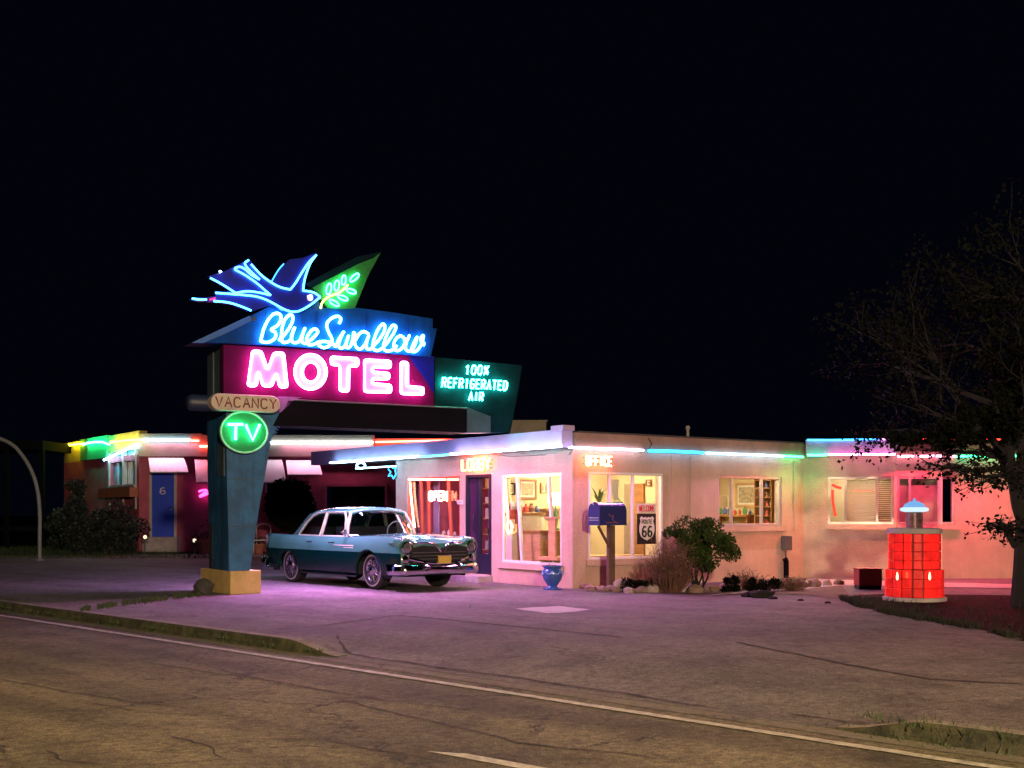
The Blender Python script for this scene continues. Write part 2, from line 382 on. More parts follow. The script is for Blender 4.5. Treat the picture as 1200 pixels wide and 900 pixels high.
# painted lines
def strip(t0,t1,u0,wd,z,jit=.006,n=60,u1=None):
    g=G(); u1=u0 if u1 is None else u1
    for i in range(n+1):
        t=t0+(t1-t0)*i/n; u=u0+(u1-u0)*i/n
        g.v+= [tu(t,u-wd/2+random.uniform(-jit,jit),z),tu(t,u+wd/2+random.uniform(-jit,jit),z)]
    for i in range(n): g.f.append([2*i,2*i+2,2*i+3,2*i+1]); g.m.append(0)
    return g
tag(strip(-40,8,7.12,.10,ZR+.008,n=400,u1=7.02).build('edge_line',M['line']),kind='structure')
g=G()
A=gp(500,881,ZR); B=gp(600,899,ZR); d=(B-A).normalized(); 
d=(gp(612,901,ZR)-gp(498,881,ZR)).normalized(); nrm=V((-d.y,d.x,0))
g.add([A+V((0,0,.005)),A+d*2.6-nrm*.06+V((0,0,.005)),A+d*2.6+nrm*.06+V((0,0,.005)),A+nrm*.10+d*.25+V((0,0,.005))],[(0,1,2,3)])
tag(g.build('lane_dash',M['line']),kind='structure')
# cracks / joints
def crack(pts,wd,z=.006,jit=.03,zr=None,name='pavement_crack'):
    P=[]
    for i in range(len(pts)-1):
        a=V(pts[i]);b=V(pts[i+1]); n=max(2,int((b-a).length/.08))
        for k in range(n): P.append(a+(b-a)*k/n)
    P.append(V(pts[-1])); g=G(); L=len(P)
    for i,p in enumerate(P):
        q=P[min(i+1,L-1)]-P[max(i-1,0)]; nn=V((-q.y,q.x,0)).normalized()
        off=noise.noise(V((p.x*1.3,p.y*1.3,wd*99)))*jit*2+noise.noise(V((p.x*5,p.y*5,wd*9)))*jit
        ww=wd*(.35+.9*abs(noise.noise(V((p.x*3,p.y*3,5)))))
        if i in(0,L-1): ww*=.1
        zz=z if zr is None else zr
        g.v+=[p+nn*(off-ww)+V((0,0,zz)),p+nn*(off+ww)+V((0,0,zz))]
    for i in range(L-1): g.f.append([2*i,2*i+2,2*i+3,2*i+1]); g.m.append(0)
    return tag(g.build(name,M['crack']),kind='structure')
def lp(x,y):   # point on the lot by its position in plan (iterated for the apron slope)
    z=0
    for _ in range(6):
        p=gp(x,y,z); z=lotz(p.dot(RD),p.dot(RN))
    return V((p.x,p.y,z))
crack([lp(352,737),lp(465,721)],.035,jit=.01); crack([lp(465,721),lp(560,730),lp(730,747)],.05,jit=.012)
crack([lp(860,752),lp(1010,782),lp(1090,797),lp(1200,802)],.04)
crack([lp(392,757),lp(410,767),lp(500,781),lp(650,801),lp(830,829)],.03,z=.010)
crack([lp(920,838),lp(1000,848)],.02,z=.010)
crack([lp(560,750),lp(700,770)],.008); crack([lp(548,714),lp(552,709),lp(560,707)],.02)
for pl in ([(0,797),(60,808),(140,822),(200,829)],[(0,882),(40,875),(140,866)],[(50,880),(75,892),(150,898),(270,890)],[(195,862),(235,873),(268,890)],[(100,825),(170,835),(235,840)],
    [(160,775),(240,787),(340,802),(400,815)],[(240,780),(310,797)],[(300,868),(370,866),(470,885),(520,895)],[(400,820),(520,850),(610,872),(740,885),(800,893)],[(600,870),(700,882)],[(330,803),(470,823),(560,832)]):
    crack([gp(x,y,ZR) for x,y in pl],.012,zr=.006,jit=.035) if False else crack([gp(x,y,ZR) for x,y in pl],.012,z=.007,jit=.035)
# pale patch of paint on the lot
pp=[lp(x,y) for x,y in ((604,713.5),(625,712),(640,711.5),(655,710.5),(668,712),(692,714.5),(675,717),(655,718.5),(640,719),(628,717),(615,715.5))]
g=G(); g.add([p+V((0,0,.005)) for p in pp],[list(range(len(pp)))[::-1]]); tag(g.build('paint_patch',mat('patch_paint',(.50,.46,.50),.8,var=.2,scale=8)),kind='structure')
# dark verge under the tree, gravel bed, grass at far left
def flat(name,pix,z,m):
    P=[gp(x,y,0)+V((0,0,z)) for x,y in pix]; g=G(); g.add(P,[list(range(len(P)))]); return tag(g.build(name,m),kind='structure')
flat('soil_bed',[(985,702),(1005,697.5),(1040,696),(1260,699),(1260,762),(1150,738),(1060,722),(1010,712)],.006,M['dirt'])
flat('gravel_bed',[(676,693),(760,695.5),(850,697),(940,697),(1000,705),(985,684),(945,678.5),(900,680),(720,690),(676,691.5)],.007,M['gravel'])
flat('far_yard',[(-400,655),(160,650),(330,648),(420,646),(420,625),(-400,620)],.006,M['dirt'])
flat('side_path',[(820,699),(940,691),(985,686.5),(1250,691),(1250,687),(950,679),(900,690)],.010,M['slab'])
# grass blades: in the kerb joint and at the far yard
g=G()
def blade(p,h): 
    a=random.uniform(0,6.28); b=V((math.cos(a),math.sin(a),0))*.008; l=V((random.gauss(0,.3),random.gauss(0,.3),1))*h
    g.add([p-b,p+b,p+l],[(0,1,2)])
for i in range(2600):
    k=random.random()
    if noise.noise(V((k*14,0,0)))<-.15: continue
    x=95+(235-95)*k; y=716-19*k**.8+random.gauss(0,1.1)
    blade(gp(x,y,0),random.uniform(.02,.07))
for i in range(4200):
    t=random.uniform(-40,T0+.7)
    if noise.noise(V((t*1.7,0,3)))<-.12: continue
    blade(tu(t,UK-.035+random.gauss(0,.02),ZR if random.random()<.5 else ZR+.05),random.uniform(.02,.06))
for i in range(420):
    t=random.gauss(-3.5,.35); blade(tu(t,UK+random.gauss(.05,.07),ZR+.1 if random.random()<.4 else ZR),random.uniform(.02,.07))
tag(g.build('grass_tufts',M['grass']),'short green grass growing along the kerb and pavement joint','grass',kind='stuff')
g=G()
edge=[(985,702),(1010,712),(1060,722),(1150,738),(1230,757)]
for i in range(7000):
    k=random.random()*4; j=int(k); k-=j; x=edge[j][0]+(edge[j+1][0]-edge[j][0])*k; y=edge[j][1]+(edge[j+1][1]-edge[j][1])*k
    y+=random.gauss(0,.9)+2.2*noise.noise(V((x*.06,0,0))) if random.random()<.6 else -random.random()*(y-701)
    p=gp(x,y,0)
    if noise.noise(p*1.3)<-.18: continue
    blade(p,random.uniform(.02,.09))
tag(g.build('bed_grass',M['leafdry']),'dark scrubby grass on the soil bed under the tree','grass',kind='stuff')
g=G()
for i in range(9000):
    p=gp(random.uniform(-60,250),random.uniform(641,655),0); blade(p,random.uniform(.03,.12))
tag(g.build('yard_grass',M['grass']),'dim grass at the far edge of the lot','grass',kind='stuff')

# ------------------------------------------------------------------ planes
C=(1.105,21.8)
PL=Plane((C[0],C[1]),(-.585,.811)); PL.n=V((-.811,-.585,0))   # lobby facade, s grows to the left/back
PA=Plane(C,(.810,.586))
sA1=PA.sx(942); pA1=PA.pt(sA1,0)
Yb=25.1
q=V(((1050-600)*Yb/F,Yb,0)); PB=Plane((pA1.x,pA1.y),(q.x-pA1.x,q.y-pA1.y)); sB1=PB.sx(1050)
PB2=Plane((q.x,q.y),(1,.035)); sB2=PB2.sx(1262)
ZT=2.90; ZN=2.57
SP=Plane((-4.79,20.2),(.864,.504))       # pylon sign
PW=Plane((-13.1,42),(1,0))               # garage wing
# wall with openings
def wall(g,P,s0,s1,z0,z1,ops,th=.2,m=0):
    ss=sorted(set([s0,s1]+[a for o in ops for a in o[:2]])); zs=sorted(set([z0,z1]+[a for o in ops for a in o[2:4]]))
    ss=[a for a in ss if s0<=a<=s1]; zs=[a for a in zs if z0<=a<=z1]
    def hole(a,z): return any(o[0]<a<o[1] and o[2]<z<o[3] for o in ops)
    vi={}
    def vert(a,z,o):
        k=(round(a,5),round(z,5),o)
        if k not in vi: vi[k]=len(g.v); g.v.append(P.pt(a,z,o))
        return vi[k]
    for i in range(len(ss)-1):
        for j in range(len(zs)-1):
            a,b,c,d=ss[i],ss[i+1],zs[j],zs[j+1]; mid=((a+b)/2,(c+d)/2)
            if hole(*mid): continue
            g.f.append([vert(a,c,0),vert(b,c,0),vert(b,d,0),vert(a,d,0)]); g.m.append(m)
            g.f.append([vert(a,c,-th),vert(a,d,-th),vert(b,d,-th),vert(b,c,-th)]); g.m.append(m)
            for (p,q2,da,dz) in (((a,c),(b,c),0,-1),((b,c),(b,d),1,0),((b,d),(a,d),0,1),((a,d),(a,c),-1,0)):
                ma=(p[0]+q2[0])/2+da*1e-3; mz=(p[1]+q2[1])/2+dz*1e-3
                if ma<s0 or ma>s1 or mz<z0 or mz>z1 or hole(ma,mz):
                    g.f.append([vert(*p,0),vert(*p,-th),vert(*q2,-th),vert(*q2,0)]); g.m.append(m)
    return g
def rect(P,x0,x1,y0,y1,xm=None):
    a,_=P.px(x0,600); b,_=P.px(x1,600); 
    xm=(x0+x1)/2 if xm is None else xm
    zt=P.px(xm,y0)[1]; zb=P.px(xm,y1)[1]
    return (min(a,b),max(a,b),zb,zt)
def neon(name,pts,r,col,st,parent,n=8,closed=False,smooth=0):
    if smooth: pts=catmull(pts,smooth,closed)
    return G().tube(pts,r,n,closed).build(name,emit(col,st),parent,smooth=True,angle=80)

CY=(.08,.50,1.0); WB=(.35,.72,1.0); PK=(1,.10,.55); RDN=(1,.05,.03); OR=(1,.22,.06); GR=(.04,1,.38); YL=(1,.80,.03); BL=(.04,.36,1.0); TEAL=(.03,.95,.65)

# ------------------------------------------------------------------ MOTEL OFFICE
office=empty('motel_office',(C[0],C[1],0),'low pink stucco motel office with neon trimmed fascia and lit windows','building')
oW1=rect(PL,478,539,559,655); oD=rect(PL,546.5,576,556,682); oW2=rect(PL,588,658,555,661)
oD=(oD[0],oD[1],.14,oD[3])
oA1=rect(PA,689,776,554,655); oA2=rect(PA,842,916,558,616.5)
oB1=rect(PB,970,1047.5,558.5,614.5); oB2=rect(PB2,1052,1119,558.5,614.5)
sLend=PL.sx(464)
g=G(); wall(g,PL,0,sLend,-.05,2.62,[oW1,oD,oW2]); g.build('lobby_wall',M['stucco'],office)
g=G(); wall(g,PA,0,sA1,-.05,2.62,[oA1,oA2]); g.build('office_wall',M['stucco'],office)
g=G(); wall(g,PB,0.0,sB1,-.05,2.62,[oB1]); wall(g,PB2,0,sB2,-.05,2.62,[oB2]); g.build('side_wall',M['stucco'],office)
# fascias
g=G(); g.pbox(PL,-.0,PL.sx(375),ZN-.0,ZT,.0,.25); g.build('lobby_fascia',M['fascia'],office)
soff=G(); soff.pbox(PL,sLend+.02,PL.sx(376),ZN+.01,ZN+.06,-2.2,-.002); soff.build('carport_soffit',M['brownf'],office)
g=G(); g.pbox(PL,-.06,.30,ZT-.02,ZT+.075,.0,.27); g.build('fascia_cap',M['fascia'],office)
g=G(); g.pbox(PA,.02,sA1,ZN+.03,ZT-.05,-.2,.07); g.build('office_fascia',M['brownf'],office)
g=G(); g.pbox(PB,.02,sB1,ZN+.03,ZT-.07,-.2,.07); g.pbox(PB2,-.01,sB2,ZN+.03,ZT-.07,-.2,.069); g.build('side_fascia',M['brownf'],office)
g=G(); s0=PA.sx(930); g.pbox(PA,.06,sA1,ZT-.047,ZT-.02,-.3,.10); g.pbox(PB,.06,sB1,ZT-.067,ZT-.035,-.3,.10); g.pbox(PB2,0,sB2,ZT-.066,ZT-.034,-.3,.099); g.build('drip_edge',M['roof'],office)
# raised pale corner band with blue tube (left of the side wall)
g=G(); sb0=PB.sx(944); sb1=PB.sx(1049.5)
g.pbox(PB,sb0,sb1+.03,ZN+.06,ZT+.03,.072,.22); g.build('corner_fascia',M['fascia'],office)
# roof slab
pr=[PL.pt(PL.sx(375),0),PL.pt(0,0),PA.pt(sA1,0),PB2.pt(0,0),PB2.pt(sB2,0),PB2.pt(sB2,0)+V((0,6,0)),PL.pt(PL.sx(375),0)+V((4,4,0))]
g=G(); n=len(pr); g.add([p+V((0,0,ZT-.14)) for p in pr]+[p+V((0,0,ZT-.20)) for p in pr],[list(range(n)),[n+i for i in range(n)][::-1]]+[[i,n+i,n+(i+1)%n,(i+1)%n] for i in range(n)])
g.build('roof',M['roof'],office)
# stucco details: sills, seams
for P,a_,b_,z_ in ((PA,oA1[0]-.06,oA1[1]+.1,oA1[2]),(PA,oA2[0]-.06,oA2[1]+.1,oA2[2]),(PL,oW2[0]-.06,oW2[1]+.1,oW2[2]),(PL,oW1[0]-.06,oW1[1]+.1,oW1[2]),(PB,oB1[0]-.05,sB1,oB1[2]),(PB2,0,oB2[1]+.1,oB2[2])):
    G().pbox(P,a_,b_,z_-.11,z_-.003,.001,.06).build('window_ledge',M['stucco'],office)
g=G(); a=PA.sx(809); g.pbox(PA,a-.015,a+.015,.1,2.5,.002,.03); g.build('downpipe',M['stucco'],office)
G().tube([PL.w(578,532.5,.262),PL.w(600,535,.262),PL.w(640,533,.262)],.006,5).build('sign_cable',M['black'],office)
for (x,y0,y1) in ((667,521,533),(760,513,527)): G().tube([PA.w(x,y0,.12),PA.w(x+4,(y0+y1)/2,.14),PA.w(x,y1,.12)],.008,5).build('sign_cable',M['black'],office)
g=G(); a,z=PA.px(924,600); a-=.12
g.pbox(PA,a-.12,a+.08,.60,.88,.002,.14); g.pbox(PA,a-.10,a+.06,.88,.90,.002,.16); g.tube([PA.pt(a-.02,.60,.05),PA.pt(a-.02,.40,.05)],.02,8); bevel(g.build('meter_box',M['grey'],office),.008)
g=G(); g.tube([PA.pt(a-.04,.02,.08),PA.pt(a-.04,.36,.08),PA.pt(a-.08,.42,.08)],.055,10); g.build('standpipe',M['darkbox'],office)
for P_,x_,za,zb_ in ((PA,786,.1,2.5),(PA,930,1.0,2.5)):
    G().tube([P_.pt(P_.sx(x_),za,.03),P_.pt(P_.sx(x_),zb_,.03)],.012,6).build('conduit',M['stucco'],office)
g=G(); a,_=PA.px(826,600); g.pbox(PA,a-.11,a+.11,.35,.50,.002,.02)
for i in range(5): g.pbox(PA,a-.10,a+.10,.365+i*.025,.375+i*.025,.021,.03)
g.build('wall_vent',M['stucco'],office)
# foundation step at lobby door
g=G(); g.pbox(PL,oD[0]-.05,oD[1]+.05,0,.12,.001,.35); g.build('door_step',M['slab'],office)

def window(P,o,cuts,fm,name='window',fw=.05,rec=-.06,hb=None,slant=0,glz=True,outer=True,top=True):
    g=G()
    z0,z1=o[2],o[3]
    if outer:
        g.pbox(P,o[0],o[0]+fw,z0,z1,rec-.04,rec+.04); g.pbox(P,o[1]-fw,o[1],z0,z1,rec-.04,rec+.04)
        g.pbox(P,o[0]+fw,o[1]-fw,z0,z0+fw,rec-.04,rec+.04); g.pbox(P,o[0]+fw,o[1]-fw,z1-fw,z1,rec-.04,rec+.04)
    for c in cuts:
        ct,cb=(c if isinstance(c,tuple) else (c,c)); 
        h=fw*.5
        g.prism(P,[(cb-h,z0+fw),(cb+h,z0+fw),(ct+h,z1-fw),(ct-h,z1-fw)],rec-.03,rec+.035)
    if hb:
        for (a,b,z) in hb: g.pbox(P,a,b,z-.02,z+.02,rec-.03,rec+.03)
    f=bevel(g.build(name,fm,office),.006)
    if glz:
        gg=G(); gg.pbox(P,o[0]+.01,o[1]-.01,z0+.01,z1-.01,rec-.008,rec+.002); gg.build('pane',M['glass'],f)
    return f
window(PA,oA1,[PA.sx(714.5),PA.sx(741.5)],M['white'],fw=.045,rec=-.02)
window(PA,oA2,[PA.sx(859),PA.sx(894.5)],M['alu'],fw=.05)
window(PB,oB1,[PB.sx(991),PB.sx(1028)],M['alu'],fw=.05)
window(PB2,oB2,[PB2.sx(1067),PB2.sx(1101)],M['alu'],fw=.05)
window(PL,oW2,[(PL.sx(604),PL.sx(610)),(PL.sx(641),PL.sx(647))],M['white'],fw=.05,rec=-.05)
window(PL,oW1,[(PL.sx(491),PL.sx(494)),(PL.sx(523),PL.sx(528)),(PL.sx(500),PL.sx(501))],M['red'],fw=.05,rec=-.05)
# lobby door, standing open, with lower blue panel
g=G(); a0,a1=oD[0],oD[1]
g.pbox(PL,a1-.06,a1,oD[2],oD[3],-.14,.02); g.pbox(PL,a0,a0+.06,oD[2],oD[3],-.14,.02); g.pbox(PL,a0+.06,a1-.06,oD[3]-.06,oD[3],-.14,.02)
mid=PL.sx(559); 
g.pbox(PL,mid-.05,mid+.05,oD[2],oD[3]-.06,-.10,-.02); g.pbox(PL,a0+.06,mid-.05,oD[2],.55,-.09,-.04)
dr=g.build('lobby_door',mat('door_dark_blue',(.012,.010,.03),.5),office)
g=G(); g.pbox(PL,mid+.05,a1-.06,oD[2],oD[3]-.06,-.10,-.06); g.build('door_leaf',mat('dark_plum_door',(.05,.015,.05),.35),dr)
g=G(); g.tube([PL.pt(mid+.12,1.0,-.05),PL.pt(mid+.12,1.0,.0),PL.pt(mid+.12,1.35,.0),PL.pt(mid+.12,1.35,-.05)],.012,6); g.build('handle',M['chrome'],dr)
g=G(); g.pbox(PL,a0+.06,mid-.05,.55,oD[3]-.06,-.07,-.06); g.build('pane',M['glass'],dr)
# fascia neon tubes (parts of the building)
def run(P,x0,x1,z,off,col,st,r=.02,parent=office,name='neon_tube'):
    a=P.sx(x0,off); b=P.sx(x1,off)
    n=max(2,int(abs(b-a)/.6)); pts=[P.pt(a+(b-a)*i/n,z+.006*random.uniform(-1,1),off) for i in range(n+1)]
    return neon(name,pts,r,col,st,parent)
NF=30
NF=34
run(PL,387,491,ZN+.01,.40,WB,NF); run(PL,492,527,ZN+.0,.40,(.05,.45,.7),9); run(PL,528,588,ZN+.01,.40,(.50,.65,1),NF); run(PL,589,658,ZN+.01,.40,WB,NF)
run(PL,417,464,ZN-.14,.08,WB,16,.014)
NF=15
run(PA,667,754,ZN-.0,.11,(.60,.62,1),NF); run(PA,760,825,ZN+.0,.11,(.02,.42,.9),9,.026); run(PA,828,918,ZN+.0,.11,(.30,.65,1),NF); run(PA,919,941,ZN+.0,.11,GR,NF)
run(PB,946,970,ZN+.03,.33,GR,NF); run(PB,971,1049,ZN+.03,.33,(1,.25,.6),NF); run(PB2,1052,1088,ZN+.0,.11,(1,.3,.5),NF); run(PB2,1090,1103,ZN+.0,.11,(1,.3,.5),NF); run(PB2,1112,1120,ZN,.11,(1,.3,.5),NF)
run(PB2,1121,1192,ZN,.11,(.04,.9,.4),14)
run(PB,946,1002,ZT+.02,.26,(.04,.55,1),8,.016); run(PB,1003,1030,ZT+.02,.26,(.04,.3,1),6,.016); run(PB,1031,1049,ZT+.02,.26,(.9,.2,1),7,.016)
run(PB2,1070,1180,ZT+.03,-.02,RDN,5,.016)
# red / orange window border tubes
def wtube(P,pix,off,col,st,r=.018,name='window_neon_and_reflection'):
    return neon(name,[P.w(x,y,off) for x,y in pix],r,col,st,office)
wtube(PL,[(479,562),(491,562)],-.0,(1,.25,.12),22); wtube(PL,[(493,562),(522,562)],-.0,(1,.2,.12),22); wtube(PL,[(525,562),(537,562)],-.0,(1,.2,.08),22)
wtube(PL,[(480.5,565),(482,585),(484,605),(486,618)],-.0,(1,.35,.2),22)
wtube(PL,[(594,558.5),(601,557.5),(612,558),(625,558.6),(640,557),(656,556)],.0,(1,.25,.10),18)
wtube(PL,[(592,561),(593,580),(595,600),(596,613),(598,611),(600,616),(599,623),(596,625),(594,620),(595,613)],.0,(1,.42,.15),20)
# B1 window blinds and glowing tubes for reflections of red neon
def blind(P,x0,x1,y0,y1,off,m,parent,name='window_blind'):
    o=rect(P,x0,x1,y0,y1); g=G(); z=o[2]
    while z<o[3]:
        g.add([P.pt(o[0],z,off+.012),P.pt(o[1],z,off+.012),P.pt(o[1],z+.028,off-.012),P.pt(o[0],z+.028,off-.012)],[(0,1,2,3)]); z+=.042
    return g.build(name,m,parent)
blind(PB,992,1027,560,613,-.14,M['blind'],office); blind(PB,1029,1046,560,613,-.14,mat('brown_blind',(.3,.14,.1),.6),office)
g=G(); o=rect(PB2,1053,1101,560,613); g.pbox(PB2,o[0],o[1],o[2],o[3],-.17,-.15); g.build('roller_shade',mat('shade_cloth',(.42,.40,.30),.9),office)
g=G(); nn=0
for a in range(13): g.tube([PB.w(999+a*1.9,575.5,-.10),PB.w(999.9+a*1.9,574.6+(a%2)*.9,-.10)],.008,5)
g.build('window_neon_and_reflection',emit(RDN,3),office)  # row of glowing dashes stands for a reflected red neon text
wtube(PB,[(975,568),(981,571),(986,572)],-.10,RDN,2.2,.03); wtube(PB,[(975.5,574),(976,588),(979,605)],-.10,RDN,2.2,.03)  # glowing tubes stand for red neon reflections in the pane

# roof clutter
def simplebox(name,P,x0,x1,y0,y1,off0,off1,m,label,cat,group=None):
    o=rect(P,x0,x1,y0,y1); g=G(); g.pbox(P,o[0],o[1],o[2],o[3],off0,off1)
    # lid and louvres so that it reads as a roof unit
    g.pbox(P,o[0]-.03,o[1]+.03,o[3]+.002,o[3]+.03,off0-.03,off1+.03)
    nl=4
    for i in range(nl): g.pbox(P,o[0]+.04,o[1]-.04,o[2]+(o[3]-o[2])*(i+.3)/nl,o[2]+(o[3]-o[2])*(i+.55)/nl,off1+.002,off1+.02)
    return tag(g.build(name,m),label,cat,group)
RB=Plane((C[0]-.2,25.5),(1,0))
simplebox('roof_unit',RB,597,640,494,508,-1.2,0,mat('unit_tan',(.16,.14,.10),.8),'low tan cooling unit on the office roof beside the green lit sign panel','roof unit')
g=G(); p=PA.pt(PA.sx(806,-2),0,-2); g.tube([p+V((0,0,2.7)),p+V((0,0,3.22))],.035,8); g.lathe(p+V((0,0,3.22)),[(.05,0),(.05,.06),(.02,.08)],8); tag(g.build('vent_pipe',M['slab'],smooth=True),'thin pale vent pipe standing on the office roof','vent pipe')
for i,(x,ww,lab) in enumerate(((720,22,'pale flat debris on the roof edge above the OFFICE sign'),(751,12,'small pale rounded debris on the roof edge right of the OFFICE sign'))):
    g=G(); p=PA.pt(PA.sx(x,-1),ZT-.06,-1); g.rock(p,ww*.011,.12,.05,seed=i+60); g.rock(p+V((.25,.1,-.01)),.09,.08,.04,seed=i+70); tag(g.build('roof_debris',M['stone'],smooth=True),lab,'debris')

# ------------------------------------------------------------------ stroke lettering
GL={'A':[[(0,0),(.3,1),(.6,0)],[(.12,.38),(.48,.38)]],'B':[[(0,0),(0,1),(.4,1),(.52,.88),(.5,.62),(.38,.53),(0,.53)],[(.38,.53),(.56,.4),(.56,.12),(.42,0),(0,0)]],
'C':[[(.55,.82),(.42,1),(.15,1),(0,.8),(0,.2),(.15,0),(.42,0),(.55,.18)]],'D':[[(0,0),(0,1),(.35,1),(.55,.8),(.55,.2),(.35,0),(0,0)]],
'E':[[(.52,1),(0,1),(0,0),(.52,0)],[(0,.52),(.42,.52)]],'F':[[(.52,1),(0,1),(0,0)],[(0,.52),(.42,.52)]],'G':[[(.55,.82),(.42,1),(.15,1),(0,.8),(0,.2),(.15,0),(.42,0),(.55,.2),(.55,.48),(.32,.48)]],
'I':[[(.28,0),(.28,1)]],'L':[[(0,1),(0,0),(.5,0)]],'M':[[(0,0),(.05,1),(.3,.35),(.55,1),(.6,0)]],'N':[[(0,0),(0,1),(.55,0),(.55,1)]],
'O':[[(.15,0),(0,.2),(0,.8),(.15,1),(.42,1),(.57,.8),(.57,.2),(.42,0),(.15,0)]],'P':[[(0,0),(0,1),(.42,1),(.55,.88),(.55,.6),(.42,.48),(0,.48)]],
'R':[[(0,0),(0,1),(.42,1),(.55,.88),(.55,.62),(.42,.5),(0,.5)],[(.3,.5),(.56,0)]],'T':[[(0,1),(.58,1)],[(.29,1),(.29,0)]],'U':[[(0,1),(0,.2),(.15,0),(.42,0),(.56,.2),(.56,1)]],
'V':[[(0,1),(.29,0),(.58,1)]],'W':[[(0,1),(.14,0),(.3,.7),(.46,0),(.6,1)]],'Y':[[(0,1),(.29,.5),(.58,1)],[(.29,.5),(.29,0)]],
'1':[[(.12,.8),(.3,1),(.3,0)]],'0':[[(.15,0),(0,.2),(0,.8),(.15,1),(.42,1),(.57,.8),(.57,.2),(.42,0),(.15,0)]],'6':[[(.5,.95),(.25,1),(.05,.75),(0,.3),(.12,.04),(.42,.0),(.56,.2),(.5,.48),(.25,.55),(.04,.38)]],
'%':[[(.02,.0),(.6,1)],[(.02,.75),(.12,.95),(.24,.75),(.12,.6),(.02,.75)],[(.38,.25),(.5,.42),(.6,.25),(.5,.05),(.38,.25)]]}
def text_g(g,P,txt,s0,s1,z0,z1,off,r,slantx=0,zr0=None,dirn=1,n=6,gap=.25):
    """letters between s0 and s1 (reading direction s0->s1), baseline z0 left to zr0 right"""
    n_=len(txt); adv=.6+gap; tot=n_*adv-gap; k=(s1-s0)/tot; h=z1-z0; zr0=z0 if zr0 is None else zr0
    for i,ch in enumerate(txt):
        if ch==' ': continue
        for st in GL[ch]:
            pts=[]
            for (u,v) in st:
                s=s0+(i*adv+u+slantx*v)*k; f=(i*adv+u)/tot
                pts.append(P.pt(s,z0+(zr0-z0)*f+v*h,off))
            g.tube(pts,r,n)
    return g
def sign_text(name,P,txt,x0,x1,yt,yb,off,r,col,st,label,cat='neon sign',boxm=None,parent=None,gap=.25):
    a0=P.px(x0,yb,off)[0]; a1=P.px(x1,yb,off)[0]; zb=P.px((x0+x1)/2,yb,off)[1]; zt=P.px((x0+x1)/2,yt,off)[1]
    root=empty(name,P.pt((a0+a1)/2,zb,off),label,cat)
    g=G(); text_g(g,P,txt,a0,a1,zb,zt,off,r,gap=gap); g.build('neon_letters',emit(col,st),root,smooth=True,angle=80)
    g=G()
    lo,hi=min(a0,a1)-.05,max(a0,a1)+.05
    for s in (lo+(hi-lo)*.15,lo+(hi-lo)*.85): g.tube([P.pt(s,(zb+zt)/2,0.002),P.pt(s,(zb+zt)/2,off-r)],.008,6)
    g.tube([P.pt(lo,zt-.03,off-.035),P.pt(hi,zt-.03,off-.035)],.007,6); g.tube([P.pt(lo,zb+.03,off-.035),P.pt(hi,zb+.03,off-.035)],.007,6)
    g.build('mounting_frame',M['black'],root)
    return root
sign_text('lobby_sign',PL,'LOBBY',541.5,574,538,550.5,.12,.021,(1,.16,.03),42,'glowing red neon LOBBY sign above the lobby door',gap=.2)
sign_text('office_sign',PA,'OFFICE',687,717,535,545.5,.13,.019,(1,.14,.05),42,'glowing red neon OFFICE sign on the wall at the building corner',gap=.2)
sign_text('open_sign',PL,'OPEN',503,524,576,586.5,.06,.02,(1,.25,.15),30,'glowing neon OPEN sign in the lobby window left of the door',gap=.2)
# small blue neon bird hanging beneath the fascia end
root=empty('neon_bird',PL.w(460,560,.1),'small blue neon bird hanging under the left end of the lobby fascia','neon sign')
neon('neon_outline',[PL.w(x,y,.1) for x,y in ((456,546),(455,550),(458,553),(455,558),(459,557),(461,561),(464,556),(463,551),(465,547),(461,549))],.012,(.03,.5,1),5,root,closed=True)
G().tube([PL.w(465,543,.1),PL.w(465,561,.1)],.01,6).build('hanger',M['black'],root)
root=empty('neon_ring',PL.w(423,545,.3),'small white blue neon loop at the left end of the lobby fascia tube','neon sign')
neon('neon_outline',[PL.w(423+5*math.cos(a),545.5+3.4*math.sin(a),.30) for a in [i*math.pi/6 for i in range(12)]],.02,WB,14,root,closed=True)
G().tube([PL.w(423,542,.3),PL.w(423,538,.24)],.008,6).build('bracket',M['black'],root)
# address plaque
o=rect(PL,537,543,586,591); g=G(); g.pbox(PL,o[0],o[1],o[2],o[3],.003,.03); pq=tag(g.build('address_plaque',M['paper']),'tiny pale address plaque on the wall between lobby window and door','plaque')
g=G()
for i in range(3): 
    a=o[0]+(o[1]-o[0])*(i+.8)/4; g.pbox(PL,a-.02,a+.02,o[2]+.04,o[3]-.04,.032,.036)
g.build('numerals',M['black'],pq)

# lamps standing for the light thrown by the long neon runs (added near the tubes)
def strip_lamp(a,b,e,col,out,w_=.03):
    c=(a+b)/2; L_=(b-a).length; x=(b-a).normalized(); z=-(out-x*out.dot(x)).normalized(); y=z.cross(x)
    l=bpy.data.lights.new('neon_fill_lamp','AREA'); l.shape='RECTANGLE'; l.size=L_; l.size_y=w_; l.energy=e; l.color=col
    o=bpy.data.objects.new('neon_fill_lamp',l); COL.objects.link(o); o.matrix_world=Matrix((x,y,z)).transposed().to_4x4(); o.location=c
DN=V((0,0,-1))
strip_lamp(PL.w(395,545,.34),PL.w(520,536,.34),40,(.35,.5,1),PL.n*.5+DN)
strip_lamp(PL.w(530,535,.34),PL.w(655,527,.34),60,(.9,.25,.55),PL.n*.6+DN)
strip_lamp(PA.w(668,526,.3),PA.w(752,530,.3),130,(1,.28,.75),PA.n*1.5+DN)
strip_lamp(PA.w(830,533,.3),PA.w(916,536,.3),80,(1,.4,.8),PA.n*1.5+DN)
strip_lamp(PB.w(973,537,.45),PB.w(1047,536,.45),70,(1,.30,.12),PB.n*.8+DN)  # added orange light for this wall; the tube here is pink
